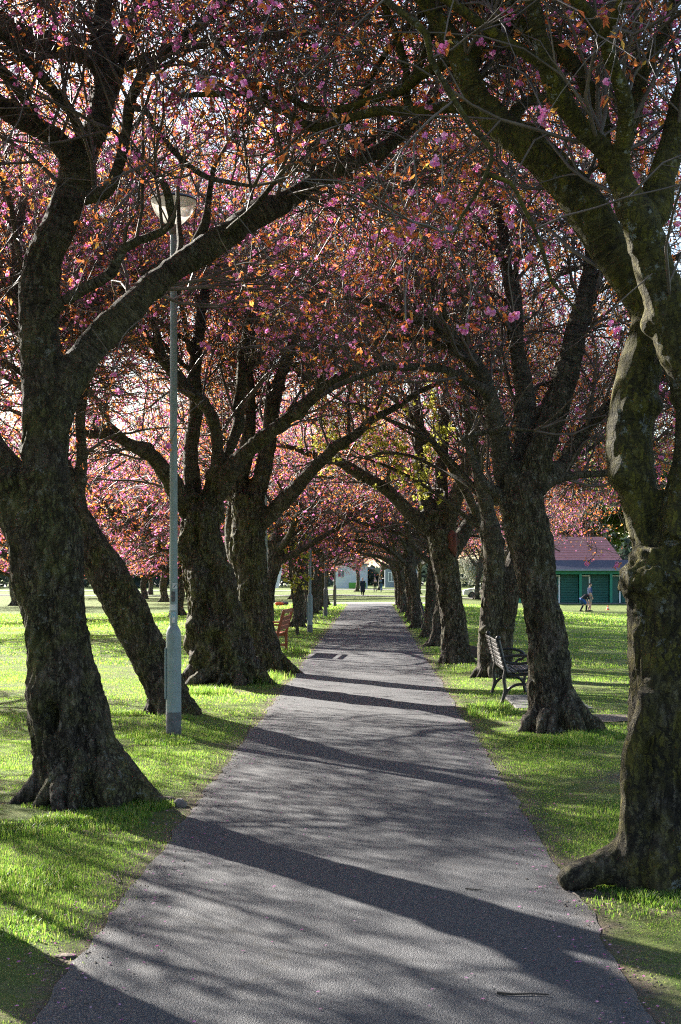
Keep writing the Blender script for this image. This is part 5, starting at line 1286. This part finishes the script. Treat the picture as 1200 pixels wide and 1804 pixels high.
def person(label, x, y, rz, J, cl, hair='hairdark', s=1.0, group=None):
    """J: joints in metres, facing +y. cl: list of (part name, colour, which: coat/shirt/shorts/trousers/socks/bag)"""
    r = thing('person', label, 'person', (x, y, gz(x, y)), rz, group); r.scale = (s, s, s)
    v = {k: np.array(p, float) for k, p in J.items()}
    pel, che, nk, hd = v['pelvis'], v['chest'], v['neck'], v['head']
    up = norm((hd - nk)[None])[0]; fw = v.get('face', np.array([0, 1., 0])); fw = norm((fw - up * (fw @ up))[None])[0]; sd = np.cross(fw, up)
    lim = {}
    for sfx, sg in (('L', -1), ('R', 1)):
        lim['arm' + sfx] = [(v['sh' + sfx], .052), ((v['sh' + sfx] + v['el' + sfx]) / 2, .047), (v['el' + sfx], .038), ((v['el' + sfx] * .6 + v['wr' + sfx] * .4), .038), (v['wr' + sfx], .026)]
        lim['leg' + sfx] = [(v['hip' + sfx], .088), ((v['hip' + sfx] + v['kn' + sfx]) / 2, .075), (v['kn' + sfx], .054), (v['kn' + sfx] * .65 + v['an' + sfx] * .35, .057), (v['an' + sfx], .036)]
    ss = v['shR'] - v['shL']; sdv = norm(ss[None])[0]
    torso = [[(pel + sdv * g * .075, .105), ((pel * .5 + che * .5) + sdv * g * .06, .098), (che + sdv * g * .085, .108), (che * .45 + nk * .55 + sdv * g * .06, .075)] for g in (-1, 1)]
    chains = torso + [lim[k] for k in lim] + [[(che * .3 + nk * .7, .065), (nk, .053), (nk * .5 + hd * .5, .052)]]
    for sfx, sg in (('L', -1), ('R', 1)):
        wr, el = v['wr' + sfx], v['el' + sfx]; d = norm((wr - el)[None])[0]
        q = norm(np.cross(d, sdv)[None])[0]; ac = np.cross(d, q)
        chains.append([(wr, .024), (wr + d * .05, .03), (wr + d * .09, .03)])
        for k, (o, L) in enumerate(((-.030, .06), (-.01, .075), (.01, .07), (.028, .055))):
            a = wr + d * .085 + q * o; chains.append([(a, .0095), (a + d * L * .55 + ac * .008, .0088), (a + d * L + ac * .022, .0075)])
        a = wr + d * .03 - q * .026; chains.append([(a, .011), (a + d * .03 - q * .022, .010), (a + d * .06 - q * .026 + ac * .01, .008)])
        an = v['an' + sfx]; toe = v['toe' + sfx]
        chains.append([(an - (toe - an) * .25 + np.array([0, 0, -.035]), .036), ((an + toe) / 2 + np.array([0, 0, -.02]), .038), (toe, .03)])
    sph = [(hd, (.072, .072, .072)), (hd + up * .035 - fw * .012, (.078, .085, .08)), (hd - up * .055 + fw * .025, (.052, .05, .05)), (hd + fw * .088 - up * .01, (.014, .014, .018)),
           (hd + sd * .078 - up * .005, (.012, .016, .024)), (hd - sd * .078 - up * .005, (.012, .016, .024)), (hd + fw * .07 - up * .052, (.024, .014, .008))]
    P, N, q, t = capsules(chains, .011, 0, sph)
    link('body', mesh_np('body', P, [q, t], MT['skin'], True), r)
    for sg in (-1, 1): MB().sphere(hd + fw * .073 + sd * .03 * sg + up * .012, .0095, 8).build('eye', MT['rubber'], r, None, True)
    hp = [(hd + up * .05 - fw * .022, (.084, .088, .072)), (hd + up * .005 - fw * .05, (.074, .05, .07))]
    P, N, q, t = capsules([], .012, 0, hp)
    link('hair', mesh_np('hair', P, [q, t], MT[hair], True), r)
    for nm, col, kind in cl:
        c = MT.setdefault('cloth_' + nm + str(col), cloth('cloth_' + nm, col)); ch = []
        up_arm = lambda k: [lim[k][0], lim[k][1], (v['el' + k[-1]] * .85 + v['sh' + k[-1]] * .15, .045)]
        if kind in ('shirt', 'coat', 'jacket'):
            ch = torso + ([up_arm('armL'), up_arm('armR')] if kind == 'shirt' else [lim['armL'], lim['armR']])
            if kind == 'coat': ch = ch + [[(pel + sdv * g * .09, .11), (pel * .5 + (v['knL'] + v['knR']) / 4 + sdv * g * .10, .12), ((v['knL'] + v['knR']) / 2 + sdv * g * .10 + np.array([0, 0, .02]), .125)] for g in (-1, 1)]
        elif kind == 'shorts': ch = [[(pel + sdv * g * .07, .108)] + [(v['hip' + f], .10), (v['hip' + f] * .35 + v['kn' + f] * .65, .088)] for g, f in ((-1, 'L'), (1, 'R'))]
        elif kind == 'trousers': ch = [[(pel + sdv * g * .07, .107)] + lim['leg' + f] for g, f in ((-1, 'L'), (1, 'R'))]
        elif kind == 'socks': ch = [[(v['kn' + f] * .8 + v['an' + f] * .2, .058), (v['kn' + f] * .5 + v['an' + f] * .5, .056), (v['an' + f], .040)] for f in 'LR']
        elif kind == 'shoes': ch = [[(v['an' + f] - (v['toe' + f] - v['an' + f]) * .25 + np.array([0, 0, -.035]), .04), ((v['an' + f] + v['toe' + f]) / 2 + np.array([0, 0, -.02]), .043), (v['toe' + f], .035)] for f in 'LR']
        elif kind == 'bag': ch = [[(che * .7 + pel * .3 - fw * .2 + sdv * g * .06, .10), (che - fw * .2 + sdv * g * .06, .105)] for g in (-1, 1)]
        P, N, q, t = capsules(ch, .016, {'bag': 0., 'shoes': 0.006}.get(kind, .013 if kind != 'socks' else .008))
        link(nm, mesh_np(nm, P, [q, t], c, True), r)
    return r
def stand(**k):
    J = dict(pelvis=(0, 0, .95), chest=(0, .01, 1.25), neck=(0, -.01, 1.49), head=(0, .02, 1.63), shL=(-.18, 0, 1.42), shR=(.18, 0, 1.42), elL=(-.23, -.03, 1.13), elR=(.23, -.03, 1.13),
             wrL=(-.24, .05, .88), wrR=(.24, .05, .88), hipL=(-.09, 0, .9), hipR=(.09, 0, .9), knL=(-.10, .02, .49), knR=(.10, .02, .49), anL=(-.10, -.03, .08), anR=(.10, -.03, .08), toeL=(-.12, .12, .035), toeR=(.12, .12, .035))
    J.update(k); return J
walk = stand(knL=(-.09, .16, .50), anL=(-.08, .22, .09), toeL=(-.08, .37, .05), knR=(.09, -.02, .49), anR=(.08, -.26, .16), toeR=(.08, -.14, .05), elL=(-.22, -.1, 1.14), wrL=(-.22, -.04, .9), elR=(.22, .04, 1.14), wrR=(.21, .16, .92))
Y = 88.0
man = stand(knL=(-.1, .10, .49), anL=(-.1, .05, .08), toeL=(-.1, .2, .035), knR=(.1, 0, .49), anR=(.1, -.18, .08), toeR=(.1, -.03, .035), elL=(-.22, .02, 1.14), wrL=(-.20, .13, .92), face=(.0, 1, -.1), head=(0, .04, 1.63))
person('standing person in navy T-shirt and pale shorts before the pavilion', (1041 - CX) / F * Y, Y + .4, R(-75), man, [('t_shirt', (.03, .06, .17), 'shirt'), ('shorts', (.30, .28, .24), 'shorts'), ('shoes', (.03, .03, .03), 'shoes')], 'hairdark', 1.02, 'people on the sports field')
bend = stand(pelvis=(0, -.12, .78), chest=(0, .14, .98), neck=(0, .34, 1.08), head=(0, .46, 1.06), shL=(-.17, .27, 1.04), shR=(.17, .27, 1.04), elL=(-.2, .34, .76), elR=(.2, .34, .76), wrL=(-.12, .40, .52), wrR=(.12, .40, .52),
             hipL=(-.09, -.1, .75), hipR=(.09, -.1, .75), knL=(-.12, .08, .42), knR=(.12, .2, .43), anL=(-.12, -.12, .08), anR=(.12, .16, .08), toeL=(-.12, .03, .035), toeR=(.12, .32, .035), face=(0, .6, -.8))
person('fair-haired person bending forward in black top, blue shorts and dark socks', (1026 - CX) / F * Y, Y - .3, R(-70), bend, [('top', (.015, .016, .02), 'shirt'), ('shorts', (.02, .08, .26), 'shorts'), ('socks', (.01, .01, .012), 'socks'), ('boots', (.02, .02, .02), 'shoes')], 'hairfair', .98, 'people on the sports field')
person('walker in a long dark blue coat crossing beyond the path end', (639 - CX) / F * 131, 131, R(178), walk, [('coat', (.012, .025, .05), 'coat'), ('leggings', (.01, .012, .02), 'trousers'), ('shoes', (.6, .6, .62), 'shoes')], 'hairdark', 1.0, 'walkers beyond the path end')
person('walker in dark jacket carrying a pale pink backpack, far beyond the path', (661 - CX) / F * 163, 163, R(10), walk, [('jacket', (.015, .016, .02), 'jacket'), ('trousers', (.02, .02, .025), 'trousers'), ('backpack', (.55, .36, .36), 'bag'), ('shoes', (.05, .05, .05), 'shoes')], 'hairdark', 1.0, 'walkers beyond the path end')
person('walker in blue jeans with a grey-blue backpack, far beyond the path', (671.5 - CX) / F * 163, 164, R(-15), walk, [('jacket', (.012, .016, .03), 'jacket'), ('jeans', (.06, .13, .26), 'trousers'), ('backpack', (.18, .24, .32), 'bag'), ('shoes', (.3, .3, .3), 'shoes')], 'hairdark', 1.0, 'walkers beyond the path end')
person('person in white top and navy waistcoat standing under the feather flag', (481 - CX) / F * 95, 95, R(60), stand(), [('shirt', (.55, .56, .58), 'jacket'), ('waistcoat', (.015, .025, .05), 'shirt'), ('trousers', (.02, .025, .04), 'trousers'), ('shoes', (.02, .02, .02), 'shoes')], 'hairdark', 1.0)
person('person in light blue hoodie glimpsed beside the second lamp post', (547 - CX) / F * 88, 88, R(170), stand(), [('hoodie', (.16, .26, .42), 'jacket'), ('trousers', (.02, .025, .05), 'trousers'), ('shoes', (.1, .1, .1), 'shoes')], 'hairdark', 1.0)
# bags lying on the grass by the flag
def kitbag(x, y, rz, c, label):
    b_ = MB(); S = spline([(-.35, 0, .14, .10), (-.25, 0, .16, .15), (.25, 0, .16, .15), (.35, 0, .14, .10)], .05); b_.tube(S[:, :3], S[:, 3], 14)
    r = thing('kit_bag', label, 'bag', (x, y, gz(x, y)), rz, None); b_.build('bag_body', c, r, None, True)
    r.scale = (.65, .65, .65)
    h = MB(); S = spline([(-.15, -.1, .26, .012), (-.08, -.12, .36, .012), (.08, -.12, .36, .012), (.15, -.1, .26, .012)], .03); h.tube(S[:, :3], S[:, 3], 6); h.build('handle', MT['rubber'], r)
kitbag((492 - CX) / F * 80, 80, .3, MT['orange'], 'orange kit bag on the grass below the feather flag')
kitbag((500 - CX) / F * 80, 80.4, -.2, MT['slate'], 'dark grey kit bag next to the orange one on the grass')

# ------------------------------------------------------------------ a dark wood closing the horizon
def far_wood():
    rng = np.random.RandomState(9); n = 70000
    a = rng.uniform(-1.25, 1.25, n); d = rng.uniform(235, 290, n); x = np.sin(a) * d; y = np.cos(a) * d
    top = 7 + 4 * vnoise(np.stack([a * 14, 0 * a, 0 * a], 1)) + 3 * vnoise(np.stack([a * 50, 0 * a + 3, 0 * a], 1))
    z = gz(0, 240) + top * rng.uniform(0, 1, n) ** .8
    k = ~((np.abs(x - 2) < 9) & (y < 250)); x, y, z = x[k], y[k], z[k]; n = len(x)
    c = np.stack([x, y, z], 1); d1 = norm(rng.normal(0, 1, (n, 3))); d2 = norm(np.cross(d1, rng.normal(0, 1, (n, 3)))); s = rng.uniform(.4, 1.1, (n, 1))
    V = np.stack([c - d1 * s, c + d2 * s * .7, c + d1 * s, c - d2 * s * .7], 1).reshape(-1, 3)
    tag(link('far_woodland', mesh_np('far_woodland', V, [(np.arange(n) * 4)[:, None] + np.arange(4)], MT['farwood'])), 'dark band of distant woodland closing off the park', None, None, 'stuff')
far_wood()

def haze():
    b_ = MB().box((0, 140, 18.5), (640, 480, 43)); m, nt_, out = mat('thin_air'); nb = NB(nt_)
    v = nb.n('ShaderNodeVolumePrincipled', {'Color': (.86, .91, 1, 1), 'Density': .00022, 'Anisotropy': .3})
    nt_.links.new(v.outputs[0], out.inputs['Volume']); o = b_.build('haze', m); tag(o, 'thin pale spring haze over the park', None, None, 'stuff')
# haze()
# ------------------------------------------------------------------ camera, sky, sun
cam = bpy.data.cameras.new('camera'); co = bpy.data.objects.new('camera', cam); COL.objects.link(co)
co.location = (0, 0, CH); co.rotation_euler = (R(90), 0, 0)
cam.sensor_fit = 'VERTICAL'; cam.sensor_height = 36.0; cam.lens = 36.0 * F / 1804
cam.shift_x = (600 - CX) / 1804; cam.shift_y = (CY - 902) / 1804
cam.clip_start = .05; cam.clip_end = 3000
scene.camera = co

EL, AZ = 26.0, math.degrees(math.atan2(-.65, .76))      # sun ahead and to the left
sd = Vector((math.sin(R(AZ)) * math.cos(R(EL)), math.cos(R(AZ)) * math.cos(R(EL)), math.sin(R(EL))))
L = bpy.data.lights.new('sun', 'SUN'); L.energy = 5.0; L.angle = R(.53); L.color = (1, .945, .85)
lo = bpy.data.objects.new('sun', L); COL.objects.link(lo); lo.rotation_euler = (-sd).to_track_quat('-Z', 'Y').to_euler(); lo.location = sd * 60
w = bpy.data.worlds.new('World'); scene.world = w; w.use_nodes = True
nt = w.node_tree; nt.nodes.clear()
sky = nt.nodes.new('ShaderNodeTexSky'); sky.sky_type = 'NISHITA'; sky.sun_disc = False; sky.sun_elevation = R(EL); sky.sun_rotation = R(AZ)
sky.air_density = 1.0; sky.dust_density = 1.2; sky.ozone_density = 1.0
bg = nt.nodes.new('ShaderNodeBackground'); bg.inputs['Strength'].default_value = .066
wo = nt.nodes.new('ShaderNodeOutputWorld'); nt.links.new(sky.outputs[0], bg.inputs[0]); nt.links.new(bg.outputs[0], wo.inputs[0])
scene.view_settings.view_transform = 'Standard'; scene.view_settings.look = 'None'; scene.view_settings.exposure = 2.35; scene.view_settings.gamma = 1.0
scene.render.engine = 'CYCLES'
cy = scene.cycles
cy.max_bounces = 6; cy.diffuse_bounces = 3; cy.glossy_bounces = 2; cy.transmission_bounces = 4; cy.transparent_max_bounces = 4
cy.filter_width = 1.15; cy.sample_clamp_indirect = 2.5; cy.sample_clamp_direct = 12; cy.use_denoising = False; cy.denoiser = 'OPENIMAGEDENOISE'
try: cy.denoising_input_passes = 'RGB_ALBEDO_NORMAL'
except Exception: pass
